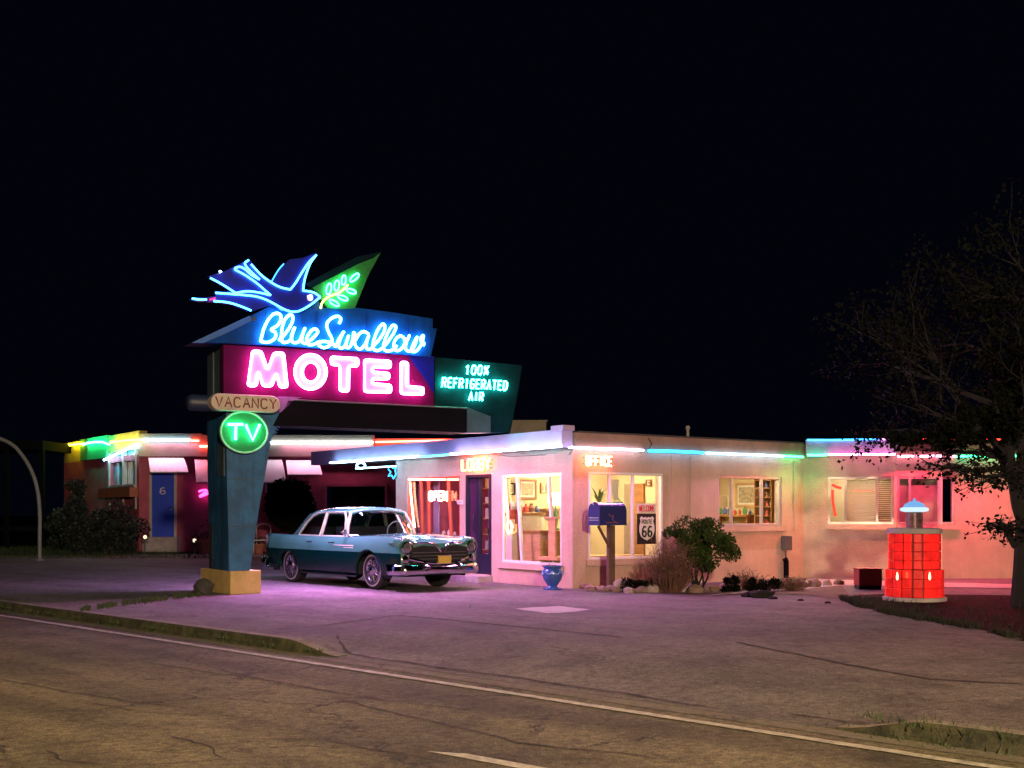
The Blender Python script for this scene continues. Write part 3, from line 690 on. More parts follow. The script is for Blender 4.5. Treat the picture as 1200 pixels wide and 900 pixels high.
strip_lamp(PA.w(921,536,.3),PA.w(938,536,.3),15,(.15,1,.3),PA.n*.8+DN)
strip_lamp(PB.w(948,537,.36),PB.w(968,537,.36),9,(.2,1,.3),PB.n*.8+DN)
strip_lamp(PB2.w(1110,537,.5),PB2.w(1185,538,.5),165,(1,.05,.15),PB2.n*.9+DN)  # added red light for this wall; the long tube here is green
strip_lamp(PB2.w(1054,536,.4),PB2.w(1104,536,.4),110,(1,.06,.16),PB2.n*.6+DN)
strip_lamp(PW.w(170,516,.18),PW.w(232,517,.18),40,(1,.35,.6),PW.n*.8+DN)
strip_lamp(PW.w(330,519,.18),PW.w(436,519,.18),75,(1,.3,.55),PW.n*.8+DN)
# ------------------------------------------------------------------ interiors
def room(s0,s1,depth,P,name,wm,z0=.08,z1=2.52,left=True,right=True):
    g=G()
    o=-.21
    g.pbox(P,s0,s1,z0,z1,-depth-.06,-depth)
    if left: g.pbox(P,s0-.05,s0,z0,z1,-depth,o)
    if right: g.pbox(P,s1,s1+.05,z0,z1,-depth,o)
    g.build(name,wm,office)
    g=G(); g.pbox(P,s0,s1,z0-.05,z0-.002,-depth,o); g.build('interior_floor',M['floorin'],office)
    g=G(); g.pbox(P,s0,s1,z1+.002,z1+.05,-depth,o); g.build('interior_ceiling',M['interiorw'],office)
# the rooms are given in the lobby plane frame (s=left/back, depth = along the office wall)
sM=PL.sx(580)
room(.22,sM,3.0,PL,'lobby_partition',M['interior'],left=False)
room(sM+.06,sLend-.05,2.6,PL,'parlour_partition',M['pinkw'])
room(oA2[0]-.5,sA1-.1,2.4,PA,'kitchen_partition',M['interior'])
room(.25,sB1+.9,2.0,PB,'side_room_partition',M['interiorw'])
def warm(P,s,off,z,e,col=(1,.78,.45),size=.9):
    p=P.pt(s,z,off); return light('AREA',p,e,col,aim=p-V((0,0,1)),size=size)
def fixture(P,s,off,label,e,col=(1,.78,.45)):
    p=P.pt(s,2.49,off); root=empty('ceiling_light',p,label,'ceiling light'); g=G(); g.lathe(p,[(.20,-.0),(.20,-.03),(.17,-.05)],20); g.build('housing',M['white'],root,smooth=True)
    g=G(); g.lathe(p,[(.16,-.052),(.13,-.085),(.06,-.10)],20); g.build('diffuser',emit(col,e*7),root,smooth=True)
fixture(PL,sM*.5,-1.5,'round ceiling light in the lobby behind the slanting window bars',28)
fixture(PL,3.05,-.55,'added round ceiling light just inside the lobby door, brightening the leaflet shelf',16,(1,.75,.45))  # added unseen lamp to brighten the shelf behind the door
fixture(PL,(sM+sLend)/2,-1.3,'round ceiling light in the pink parlour behind the OPEN sign',12,(1,.45,.6))
fixture(PA,(oA2[0]+oA2[1])/2,-1.2,'round ceiling light in the kitchen behind the middle window',46)
fixture(PB,1.3,-1.2,'round ceiling light behind the white blind',22)
# lobby view through W2 : back wall plane at depth 3.0 and mid plane
BK=Plane(PL.pt(sM-.005,0,0).xy,PA.d.xy)
def on(P,x0,x1,y0,y1,o0,o1,name,m,label,cat,group=None,extra=None):
    o=rect(P,x0,x1,y0,y1); g=G(); g.pbox(P,o[0],o[1],o[2],o[3],o0,o1)
    return o,g
def picture(P,x0,x1,y0,y1,label,fm):
    o=rect(P,x0,x1,y0,y1); root=empty('framed_picture',P.pt((o[0]+o[1])/2,o[2],.0),label,'picture'); w_=.05*(o[1]-o[0])+.02
    g=G(); g.pbox(P,o[0],o[1],o[2],o[2]+w_,.005,.04); g.pbox(P,o[0],o[1],o[3]-w_,o[3],.005,.04); g.pbox(P,o[0],o[0]+w_,o[2]+w_,o[3]-w_,.005,.04); g.pbox(P,o[1]-w_,o[1],o[2]+w_,o[3]-w_,.005,.04)
    g.build('frame',fm,root); g=G(); g.pbox(P,o[0]+w_,o[1]-w_,o[2]+w_,o[3]-w_,.005,.02); g.build('mount',M['paper'],root)
    g=G(); k=w_*1.8; g.pbox(P,o[0]+k,o[1]-k,o[2]+k,o[3]-k,.021,.024); g.build('print',M['pic'],root)
picture(BK,607,628,562,585,'brown framed landscape print on the lobby wall behind the slanting bars',M['brownw'])
OC_=[mat('book_red',(.45,.08,.05),.6),mat('book_cream',(.6,.5,.35),.6),mat('book_brown',(.25,.12,.06),.6),mat('book_green',(.10,.22,.08),.6)]
MD=Plane(PL.pt(sM-.5,0,0).xy,PA.d.xy)
# sideboard under picture
o=rect(MD,599,640,601,652); root=empty('sideboard',MD.pt((o[0]+o[1])/2,.08,-.25),'low brown sideboard with ornaments in the lobby below the framed print','sideboard')
g=G(); g.pbox(MD,o[0],o[1],o[3]-.05,o[3],-.5,0); g.build('top',M['brownw'],root)
g=G(); g.pbox(MD,o[0]+.03,o[1]-.03,.10,o[3]-.055,-.48,-.02); g.build('cabinet',M['interiorw'],root)
def clutter(P,x0,x1,y,off,n,cols,label,sz=.06,group=None):
    for i in range(n):
        x=x0+(x1-x0)*(i+.5)/n; p=P.w(x,y,off); k=random.uniform(.7,1.3)*sz
        g=G(); t=random.choice([0,1,2])
        if t==0: g.lathe(p,[(k*.5,0),(k*.9,k*.5),(k,k*1.2),(k*.4,k*2.0),(k*.5,k*2.3)],12)
        elif t==1: g.lathe(p,[(k*.8,0),(k*.8,k*1.6),(k*.3,k*1.9),(k*.3,k*2.5)],12)
        else:
            g.lathe(p,[(k*.5,0),(k*.7,k*1.1)],10)
            for j in range(14): g.leaf(p+V((random.uniform(-k,k),random.uniform(-k,k),k*1.3+random.uniform(0,k))),k*.9)
        tag(g.build('ornament',random.choice(cols),smooth=True),label,'ornament',group)
OC=[mat('ornament_red',(.5,.08,.05),.4),mat('ornament_cream',(.6,.5,.35),.4),mat('ornament_brown',(.25,.12,.06),.5),mat('ornament_green',(.10,.22,.08),.5),mat('ornament_blue',(.08,.12,.3),.4)]
clutter(MD,601,632,600.5,-.2,5,OC,'small ornament on the sideboard below the framed print',.06,'ornaments on the lobby sideboard')
# wall shelf, second picture and a bookcase
picture(BK,594,603,566,580,'small framed photo at the left on the lobby wall',M['black'])
picture(BK,633,640,566,578,'small framed photo between the window bars on the lobby wall',M['lightw'])
o=rect(BK,590,603,590,650); bc=empty('bookcase',BK.pt((o[0]+o[1])/2,.08,.15),'narrow brown bookcase against the lobby wall at the left of the window','bookcase')
G().pbox(BK,o[0],o[0]+.03,.1,o[3],.005,.26).build('side_panel',M['brownw'],bc); G().pbox(BK,o[1]-.03,o[1],.1,o[3],.005,.26).build('side_panel',M['brownw'],bc)
for t in range(6):
    z=.1+(o[3]-.13)*t/5; G().pbox(BK,o[0]+.031,o[1]-.031,z,z+.025,.005,.25).build('shelf',M['brownw'],bc)
    if t<5:
        for j in range(5):
            a_=o[0]+.04+(o[1]-o[0]-.1)*j/5; b_=tag(G().pbox(BK,a_,a_+(o[1]-o[0])*.13,z+.027,z+.027+random.uniform(.10,.17),.03,.2).build('book',random.choice(OC_)),'small coloured book standing in the lobby bookcase','book','books in the lobby bookcase')
o=rect(BK,632,655,596,597.5); tag(G().pbox(BK,o[0],o[1],o[2]-.02,o[3],.005,.22).build('wall_shelf',M['brownw']),'narrow wall shelf behind the table lamp in the lobby','shelf')
# wooden counter + chair + table lamp
ML=Plane(PL.pt(sM-1.1,0,0).xy,PA.d.xy)
o=rect(ML,633,657,622,661); root=empty('reception_counter',ML.pt((o[0]+o[1])/2,.08,-.3),'light wooden reception counter at the right of the lobby window','counter')
g=G(); g.pbox(ML,o[0],o[1],.08,o[3]-.04,-.6,0); g.build('front_panel',M['lightw'],root); g=G(); g.pbox(ML,o[0]-.04,o[1]+.04,o[3]-.038,o[3],-.64,.04); g.build('top',M['brownw'],root)
lp_=ML.w(651,620,-.3); lp_.z=o[3]+.003
root=empty('table_lamp',lp_,'glowing table lamp with round white shade on the reception counter','table lamp')
hz_=ML.px(651,584,-.3)[1]-lp_.z
g=G(); g.lathe(lp_,[(.08,0),(.09,.03),(.03,.06),(.05,hz_*.35),(.03,hz_*.6),(.01,hz_*.75)],16); g.build('lamp_base',OC[3],root,smooth=True)
g=G(); g.lathe(lp_+V((0,0,hz_*.78)),[(.09,0),(.15,.05),(.16,.13),(.13,.21),(.07,.26)],20); g.build('lamp_shade',emit((1,.80,.42),9),root,smooth=True)
# pink brochure rack
o=rect(ML,618,632,590,621); root=empty('brochure_rack',ML.pt((o[0]+o[1])/2,.1,-.5),'pink brochure stand stacked with leaflets between the window bars','rack')
g=G(); g.pbox(ML,o[0],o[1],o[2],o[3]-.1,-.62,-.58); g.build('back_board',M['lightw'],root)
for i in range(5):
    z=o[2]+(o[3]-o[2])*i/5.5
    for j in range(3):
        a=o[0]+(o[1]-o[0])*(j+.1)/3; g=G(); g.pbox(ML,a,a+(o[1]-o[0])*.26,z+.02,z+.18,-.56,-.53); g.build('leaflet',random.choice([OC[0],OC[1],M['redcloth'],M['paper']]),root)
ML=Plane(PL.pt(sM-.45,0,0).xy,PA.d.xy)
o=rect(ML,609,626,634,661); root=empty('red_armchair',ML.pt((o[0]+o[1])/2,.08,-.1),'red armchair just inside the lobby window','armchair')
g=G(); g.pbox(ML,o[0],o[1],.35,.5,-.5,.0); g.build('seat',M['redcloth'],root); g=G(); g.pbox(ML,o[0],o[1],.5,.95,-.55,-.42); g.build('backrest',M['redcloth'],root)
for a in (o[0],o[1]-.07):
    g=G(); g.pbox(ML,a,a+.07,.5,.66,-.45,0.02); g.build('armrest',M['brownw'],root)
    for b in (-.5,-.04): g=G(); g.pbox(ML,a,a+.05,.08,.35,b,b+.05); g.build('leg',M['brownw'],root)
# door view: rack of leaflets and shelves close behind the door
MDr=Plane(PL.pt(0,0,-.9).xy,PL.d.xy); MDr.n=PL.n
o=rect(MDr,560,577,566,676); root=empty('leaflet_shelf',MDr.pt((o[0]+o[1])/2,.08,-.1),'lit shelf of leaflets seen through the open lobby door','shelf')
g=G(); g.pbox(MDr,o[0]-.3,o[1],.1,o[3],-.3,-.27); g.build('back_board',M['purple'],root)
for i in range(6):
    z=.25+i*.33; g=G(); g.pbox(MDr,o[0]-.3,o[1],z,z+.02,-.26,-.02); g.build('shelf_board',M['lightw'],root)
    for j in range(4):
        a=o[0]-.25+(o[1]-o[0]+.2)*j/4; g=G(); g.pbox(MDr,a,a+.1,z+.022,z+.022+random.uniform(.12,.26),-.2,-.1); g.build('leaflet',random.choice([OC[0],OC[1],M['paper'],M['paper'],OC[2],OC[4]]),root)
# parlour: lilac curtains, little table
MP=Plane(PL.pt(0,0,-.5).xy,PL.d.xy); MP.n=PL.n
for i,(x0,x1,lab) in enumerate(((482,491,'lilac curtain at the left edge of the OPEN sign window'),(509,515,'narrow lilac curtain behind the OPEN sign'))):
    o=rect(MP,x0,x1,562,650); g=G(); n=14; pts=[]
    for k in range(n+1):
        a=o[0]+(o[1]-o[0])*k/n; off=.03*math.sin(k*2.2)
        g.v+=[MP.pt(a,.3,off),MP.pt(a,2.35,off)]
    for k in range(n): g.f.append([2*k,2*k+2,2*k+3,2*k+1]); g.m.append(0)
    cobj=g.build('curtain',M['purple'],smooth=True,angle=80); md=cobj.modifiers.new('s','SOLIDIFY'); md.thickness=.01; tag(cobj,lab,'curtain')
clutter(MP,504,536,628,-.1,5,[OC[1],M['paper'],OC[0]],'small pale ornament on the parlour window shelf',.05,'ornaments on the parlour shelf')
g=G(); a=rect(MP,496,540,628,630); g.pbox(MP,a[0],a[1],a[2]-.03,a[3]-.005,-.35,.05); 
g.pbox(MP,a[0],a[0]+.04,.1,a[2]-.03,-.3,-.02); g.pbox(MP,a[1]-.04,a[1],.1,a[2]-.03,-.3,-.02)
tag(g.build('side_table',M['brownw']),'narrow brown shelf table in the parlour window','table')
# office window A1: plant, white board, door, green bin; back plane
KA=Plane(PL.pt(0,0,-2.99).xy,PL.d.xy); KA.n=PL.n
o=rect(KA,733,756,567,645); root=empty('interior_door',KA.pt((o[0]+o[1])/2,.08,.0),'brown interior door seen through the corner office window','door')
g=G(); g.pbox(KA,o[0],o[0]+(o[1]-o[0])*.45,.1,o[3],.002,.05); g.build('door_panel',M['brownw'],root)
g=G(); g.pbox(KA,o[0]+(o[1]-o[0])*.47,o[1],.1,o[3],.002,.04); g.build('glass_panel',mat('frosted_glass',(.28,.22,.15),.3),root)
picture(KA,758,764,562,570,'tiny framed notice on the office wall right of the brown interior door',M['brownw'])
NA=Plane(PA.pt(0,0,-.6).xy,PA.d.xy); NA.n=PA.n
p=NA.w(702,598,0); root=empty('potted_plant',p+V((0,0,-.15)),'leafy potted plant behind the left pane of the corner office window','potted plant')
g=G(); g.lathe(p+V((0,0,-.16)),[(.07,0),(.1,.12),(.11,.17)],16); g.build('pot',M['terr'],root,smooth=True)
g=G()
for i in range(26):
    a=random.uniform(0,6.28); L=random.uniform(.35,.62); c=p+V((0,0,0)); h=V((math.cos(a),math.sin(a),0))
    pts=[c+h*L*.35*t*t+V((0,0,L*t*(1-.25*t))) for t in (0,.25,.5,.75,1)]
    wv=V((-h.y,h.x,0)); 
    for k in range(4):
        w0=.022*math.sin(math.pi*(k/4)*.9+.3); w1=.022*math.sin(math.pi*((k+1)/4)*.9+.25)
        g.add([pts[k]-wv*w0,pts[k]+wv*w0,pts[k+1]+wv*w1,pts[k+1]-wv*w1],[(0,1,2,3)])
g.build('leaves',mat('house_plant',(.16,.26,.07),.5),root)
g=G(); o=rect(NA,690,772,640,645); g.pbox(NA,-.05,oA1[1],.5,.56,-.4,.2); 
for a in (0.05,oA1[1]-.1): g.pbox(NA,a,a+.05,.1,.5,-.3,.1)
g.pbox(NA,-.05,.7,1.28,1.31,-.2,.2); g.pbox(NA,-.02,.02,.56,1.28,-.1,.1); g.pbox(NA,.62,.66,.56,1.28,-.1,.1)
tag(g.build('window_bench',M['lightw']),'pale wooden bench and plant shelf inside the corner office window','bench')
o=rect(NA,717,725,562,587); g=G(); g.prism(NA,[(o[0],o[3]),(o[1],o[3]),(o[1]-.03,o[2]+.1),(o[1]+.02,o[2]),(o[0]+.04,o[2]+.03),(o[0]-.02,o[2]+.2)],0,.01); tag(g.build('hanging_paper',M['paper']),'white paper hanging behind the middle pane of the corner office window','paper')
o=rect(NA,722,730,588,607); g=G(); g.prism(NA,[(o[0]+.02,o[2]),(o[1]-.02,o[2]),(o[1],o[3]),(o[0],o[3])],-.12,0); g.tube([NA.pt(o[0],o[3],-.06),NA.pt((o[0]+o[1])/2,o[3]+.1,-.06),NA.pt(o[1],o[3],-.06)],.008,6); tag(g.build('green_bag',M['green']),'bright green bag hanging behind the mailbox in the office window','bag')
light('POINT',PA.pt(1.6,2.3,-1.3),150,(1,.80,.52),shadow_soft_size=.15)
# welcome sign in A1
PS=Plane(PA.pt(0,0,-.05).xy,PA.d.xy); PS.n=PA.n
o=rect(PA,743,771,590,637.5); root=empty('welcome_sign',PA.pt((o[0]+o[1])/2,o[2],.03),'black and white WELCOME ROUTE 66 shield sign on the right pane of the office window','sign')
o=(PA.sx(745.5),PA.sx(767),o[2],o[3]); zm=PA.px(756,602)[1]
g=G(); g.pbox(PA,o[0],o[1],zm+.005,o[3],.022,.04); g.build('welcome_board',M['paper'],root)
g=G(); g.pbox(PA,o[0],o[1],o[2],zm,.022,.04); g.build('route_board',M['black'],root)
g=G(); text_g(g,PA,'WELCOME',o[0]+.04,o[1]-.04,zm+.05,o[3]-.04,.044,.010,n=5); g.build('welcome_letters',mat('sign_red_ink',(.5,.03,.04),.6),root)
cx=(o[0]+o[1])/2; hw=(o[1]-o[0])*.42; zb,zt=o[2]+.07,zm-.05; hh=zt-zb
sh=[(0,0),(.35,.06),(.75,.16),(.98,.38),(.96,.62),(.80,.80),(.92,.93),(.70,1),(.42,.94),(.2,.98),(0,.93)]
pts=[(cx+a*hw,zb+b*hh) for a,b in sh]+[(cx-a*hw,zb+b*hh) for a,b in sh[::-1][1:-1]]
g=G(); g.prism(PA,pts,.041,.046); g.build('shield',M['white'],root)
g=G(); text_g(g,PA,'66',cx-hw*.62,cx+hw*.62,zb+hh*.16,zb+hh*.58,.050,.019); text_g(g,PA,'ROUTE',cx-hw*.66,cx+hw*.66,zb+hh*.70,zb+hh*.86,.048,.007); g.build('shield_letters',M['black'],root)
# kitchen window A2 view
KK=Plane(PA.pt(sA1-.105,0,0).xy,PL.d.xy); KK.n=PL.n
picture(KK,863,888,566,594,'large framed poster on the yellow wall behind the middle window',M['lightw'])
o=rect(KK,846,893,603,605); g=G(); g.pbox(KK,o[0],o[1],o[3]-.04,o[3],.02,.5); g.pbox(KK,o[0]+.02,o[0]+.07,.1,o[3]-.045,.05,.45); g.pbox(KK,o[1]-.07,o[1]-.02,.1,o[3]-.045,.05,.45)
tag(g.build('side_counter',M['brownw']),'brown counter along the wall below the large framed poster','counter')
zc_=o[3]
for i in range(8):
    a_=o[0]+(o[1]-o[0])*(i+.5)/8; p=KK.pt(a_,zc_+.003,.3); k=random.uniform(.035,.06); g=G(); g.lathe(p,[(k*.6,0),(k,k),(k*.9,k*2),(k*.3,k*2.6),(k*.35,k*3)],12); tag(g.build('jar',random.choice(OC),smooth=True),'small jar on the counter behind the middle window','jar','jars behind the middle window')
o=rect(KK,896,914,562,616); g=G()
for z in [o[2]+(o[3]-o[2])*t for t in (0,.2,.4,.6,.8,.97)]: g.pbox(KK,o[0],o[1],z,z+.025,.02,.3)
g.pbox(KK,o[0]-.03,o[0]-.002,.1,o[3]+.03,.02,.3); g.pbox(KK,o[1]+.002,o[1]+.03,.1,o[3]+.03,.02,.3)
tag(g.build('tall_shelves',M['brownw']),'tall brown shelves behind the right pane of the middle window','shelves')
for t in (0,.2,.4,.6,.8):
    for j in range(3):
        p=KK.pt(o[0]+(o[1]-o[0])*(j+.6)/3.3,o[2]+(o[3]-o[2])*t+.027,.17); k=random.uniform(.03,.045); g=G(); g.lathe(p,[(k,0),(k,k*2.2),(k*.4,k*2.8),(k*.4,k*3.3)],10); tag(g.build('bottle',random.choice(OC),smooth=True),'small bottle on the tall shelves behind the middle window','bottle','bottles behind the middle window')
p=KK.pt(1.0,2.1,.6); 
o=rect(PA,843,857,581,594); g=G(); g.pbox(PA,o[0],o[1],o[2],o[3],-.11,-.10); nt_=tag(g.build('window_notice',mat('yellow_paper',(.75,.68,.25),.7)),'yellow paper notice in the left pane of the middle window','notice')

# ------------------------------------------------------------------ GARAGE WING
wing=empty('garage_wing',(-8,42,0),'long dark pink garage wing with awnings and neon lined parapet behind the sign','building')
wl,wr=PW.sx(163),PW.sx(470)
og=rect(PW,383,451,570,640); ow1=rect(PW,313,333,562,592); 
zt=PW.px(300,510)[1]; zpb=PW.px(300,535)[1]
g=G(); wall(g,PW,wl,wr,-.1,zpb,[og]); g.build('wall',M['stuccob'],wing)
g=G(); g.pbox(PW,wl,PW.sx(237),zpb+.002,zt+.05,-.3,.10); g.pbox(PW,PW.sx(237),PW.sx(438),zpb+.002,zt,-.3,.101); g.pbox(PW,PW.sx(438),PW.sx(560),zpb+.002,zt-.1,-.9,-.3); g.build('parapet',M['creamf'],wing)
g=G(); g.pbox(PW,og[0],og[1],-.05,og[3],-1.2,-1.1); g.pbox(PW,(og[0]+og[1])/2-.04,(og[0]+og[1])/2+.04,0,og[3],-.15,-.02); g.build('garage_opening',M['black'],wing)
g=G(); g.pbox(PW,og[0]-.1,og[0],0,og[3]+.1,.001,.05); g.pbox(PW,og[1],og[1]+.1,0,og[3]+.1,.001,.05); g.pbox(PW,og[0],og[1],og[3],og[3]+.1,.001,.05); g.build('garage_frame',M['stuccob'],wing)
def wdoor(x0,x1,y0,y1):
    o=rect(PW,x0,x1,y0,y1); g=G(); g.pbox(PW,o[0]-.09,o[0],o[2],o[3]+.09,.001,.06); g.pbox(PW,o[1],o[1]+.09,o[2],o[3]+.09,.001,.06); g.pbox(PW,o[0],o[1],o[3],o[3]+.09,.001,.06)
    f=g.build('room_door',M['alu'],wing); g=G(); g.pbox(PW,o[0],o[1],o[2],o[3],.001,.03)
    for (a,b) in ((.08,.46),(.54,.92)):
        for (c,d) in ((.06,.42),(.5,.94)): g.pbox(PW,o[0]+(o[1]-o[0])*a,o[0]+(o[1]-o[0])*b,o[2]+(o[3]-o[2])*c,o[2]+(o[3]-o[2])*d,.031,.045)
    l=g.build('door_leaf',M['bdoor'],f)
    g=G(); a=(o[0]+o[1])/2; text_g(g,PW,'6',a-.1,a+.1,o[2]+1.5,o[2]+1.72,.06,.018); g.build('door_number',M['white'],l)
    g=G(); g.rock(PW.pt(o[1]-.12,o[2]+1.0,.08),.05,.05,.05); g.build('door_knob',M['chrome'],l)
wdoor(178.5,204.5,555,629)
g=G(); o=rect(PW,172,212,629,640); g.pbox(PW,o[0],o[1],-.02,PW.px(190,629)[1]-.002,.001,.5); g.build('door_step',M['slab'],wing)
for x0,x1 in ((313,327),(408,418)):
    o=rect(PW,x0,x1,563,592) if x0==313 else None
    if o:
        f=G().pbox(PW,o[0]-.05,o[1]+.05,o[2]-.05,o[3]+.05,.001,.03).build('room_window',M['alu'],wing); G().pbox(PW,o[0],o[1],o[2],o[3],.031,.036).build('pane',mat('dark_pane',(.02,.02,.05),.08),f)
def awning(x0,x1,y0,y1,shift=6):
    # sloping sheet: wall edge from x0..x1 at y0, front edge lower and further out
    P=PW; a,zt_=P.px(x0,y0); b,_=P.px(x1-shift,y0); out=.9
    a2,zb_=P.px(x0+2,y1,out); b2,_=P.px(x1,y1,out)
    g=G(); n=8
    for i in range(n+1):
        t=i/n; z=zt_+(zb_-zt_)*(t**1.25); 
        g.v+=[P.pt(a+(a2-a)*t,z,.02+out*t),P.pt(b+(b2-b)*t,z,.02+out*t)]
        g.v+=[P.pt(a+(a2-a)*t,z-.03,.02+out*t),P.pt(b+(b2-b)*t,z-.03,.02+out*t)]
    for i in range(n):
        k=4*i; g.f+=[[k,k+4,k+5,k+1],[k+2,k+3,k+7,k+6],[k,k+2,k+6,k+4],[k+1,k+5,k+7,k+3]]; g.m+=[0]*4
    g.f.append([4*n,4*n+2,4*n+3,4*n+1]); g.m.append(0)
    for i in range(1,7):
        s=i/7; g.tube([P.pt(a+(b-a)*s,zt_+.012,.03),P.pt(a2+(b2-a2)*s,zb_+.012,.02+out)],.012,5)
    g.build('awning',M['awn'],wing)
awning(174,221,536,553); awning(228,262,538,565); awning(303,336,538,565); awning(335,378,539,556)
# wing neon
def wrun(x0,x1,y,col,st,r=.03): 
    a=PW.px(x0,y,.14); b=PW.px(x1,y,.14); return neon('neon_tube',[PW.pt(a[0],a[1],.14),PW.pt((a[0]+b[0])/2,(a[1]+b[1])/2,.14),PW.pt(b[0],b[1],.14)],r,col,st,wing)
wrun(167,222,515.5,WB,26); wrun(224,233,516.5,RDN,50); wrun(234,262,523,RDN,80); wrun(300,437,518.5,(.75,.85,.9),26)
a=PW.px(440,518,-.25); b=PW.px(530,516,-.25); neon('neon_tube',[PW.pt(a[0],a[1],-.24),PW.pt(b[0],b[1],-.24)],.03,RDN,40,wing)
# end bay, running back to the left, with yellow and green lit parapet
e0=PW.pt(wl,0); ex=V(((75-600)*50/F,50,0)); PE=Plane((ex.x,ex.y),(e0.x-ex.x,e0.y-ex.y)); LE=(e0-ex).length
bay=empty('glazed_end_bay',(e0.x-1.5,44,0),'glazed end bay at the far left with yellow and green neon parapet','building')
def pe(x,y,off=0): return PE.px(x,y,off)
s97,s128=PE.sx(97),PE.sx(128)
zt2=PE.px(120,512)[1]; zb2=PE.px(90,541)[1]
ymat=mat('yellow_parapet',(.50,.42,.12),.7,var=.1,scale=2,dirt=.2); gmat=mat('green_parapet',(.08,.38,.18),.7,var=.1,scale=2,dirt=.2)
G().pbox(PE,0,s97,zb2,zt2,-.3,0).build('parapet',ymat,bay); G().pbox(PE,s97+.003,s128,zb2,zt2+.02,-.3,.1).build('parapet',gmat,bay)
zb3=PE.px(145,528)[1]
G().pbox(PE,s128+.003,LE-.02,zb3,zt2,-.3,0).build('parapet',ymat,bay)
g=G(); wall(g,PE,0,LE-.01,-.1,zb2-.003,[(s128+.15,LE-.35,PE.px(140,568)[1],zb2-.2),(s97*.4,s97-.1,1.2,2.6)]); g.build('wall',M['stuccob'],bay)
g=G(); g.pbox(PE,s128+.15,LE-.35,PE.px(140,568)[1],zb3-.003,-.15,-.13); fo=g.build('glazing',mat('teal_glazing',(.03,.20,.24),.12,var=.4,scale=2),bay)
g=G()
for s in (s128+.1,(s128+LE)/2,LE-.3): g.pbox(PE,s-.04,s+.04,1.5,zb3-.01,-.12,.06)
g.pbox(PE,s128+.14,LE-.34,PE.px(140,569)[1]-.06,PE.px(140,569)[1],-.12,.1); g.build('window_frame',M['alu'],bay)
G().pbox(PE,s128-.4,LE-.1,PE.px(140,583)[1],PE.px(140,570)[1]-.07,.001,.3).build('brick_ledge',M['terr'],bay)
def en(pix,col,st,r=.035,off=.16): neon('neon_tube',[PE.w(x,y,off) for x,y in pix],r,col,st,bay)
en([(75,522),(97,520)],YL,26); en([(98,521),(103,519),(112,518),(120,518),(128,521)],GR,40,off=.26); en([(130,518),(148,516),(164,515)],YL,26); en([(122,539),(160,521)],(.3,.8,1),40)
# carport roof behind, far left
g=G(); p=gp(20,638,0); P0=Plane((-24,46),(1,0)); o=rect(P0,-60,50,516,527); g.pbox(P0,o[0],o[1],o[2],o[3],-3,0)
for x in (-40,5,47): s=P0.sx(x); g.pbox(P0,s-.08,s+.08,0,o[2],-.3,-.1)
tag(g.build('carport',mat('carport_paint',(.003,.004,.005),.9,spec=.05)),'dark flat roofed carport at the far left edge','carport')
# arched pole
g=G(); Yp=34
ap=[V(((x-600)*Yp/F,Yp,EYE+(HZ-y)*Yp/F)) for x,y in ((-30,512),(-12,511),(0,514),(18,524),(34,546),(43,570),(46.5,600),(46.5,632),(46.5,657))]
g.tube(catmull(ap,5),.055,8); g.lathe(ap[-1]-V((0,0,.0)),[(.12,0),(.12,.04),(.06,.06)],10); tag(g.build('arched_pole',M['greyw'],smooth=True),'thin grey arched pole standing at the far left','pole')
# little lights & pots in front of wing
def gpot(x,y,lab,col,st):
    p=gp(x,y,0); p=V(((x-600)*40.5/F,40.5,0)); zc=EYE+(HZ-y)*40.5/F
    root=empty('garden_lamp',p,lab,'garden lamp'); g=G(); g.tube([p,p+V((0,0,zc-.1))],.03,8); g.lathe(p+V((0,0,zc-.12)),[(.1,0),(.12,.04)],12); g.build('post',M['grey'],root)
    g=G(); g.lathe(p+V((0,0,zc-.07)),[(.03,0),(.06,.04),(.06,.09),(.03,.12)],12); g.build('globe',emit(col,st),root,smooth=True)
gpot(170,629,'small glowing garden lamp left of the blue door',(1,.75,.45),1.6); gpot(228,633,'small glowing garden lamp right of the blue door behind the pylon',(1,.85,.55),1.6)
# pink neon mark by the pylon
nr=empty('pink_neon_sign',PW.w(238,585,.2),'tiny pink neon zigzag on the garage wall left of the pylon','neon sign')
neon('neon_tube',[PW.w(x,y,.2) for x,y in ((233,576),(238,574.5),(243,575),(236,580),(234,582),(240,580),(244,578))],.035,(1,.05,.5),7,nr,smooth=3)
G().tube([PW.w(238,575,.2),PW.w(238,575,.0)],.02,6).build('bracket',M['black'],nr)
for i,(x,y,r,lab) in enumerate(((240,640,.30,'terracotta pot behind the left side of the pylon'),(303,640,.22,'second terracotta pot by the right side of the pylon, in the dark'))):
    p=V(((x-600)*40/F,40,0)); g=G(); g.lathe(p,[(r*.6,0),(r,r*1.2),(r*1.1,r*1.3),(r*1.1,r*1.5),(r*.9,r*1.5),(r*.8,r*1.2)],18); rt=tag(g.build('flower_pot',M['terr'],smooth=True),lab,'flower pot')
    g=G()
    for k in range(150): 
        d=V((random.gauss(0,.5),random.gauss(0,.5),abs(random.gauss(0,.6)))); g.leaf(p+V((0,0,r*1.6))+d*r*1.4,.09)
    g.build('foliage',M['leafd'],rt)
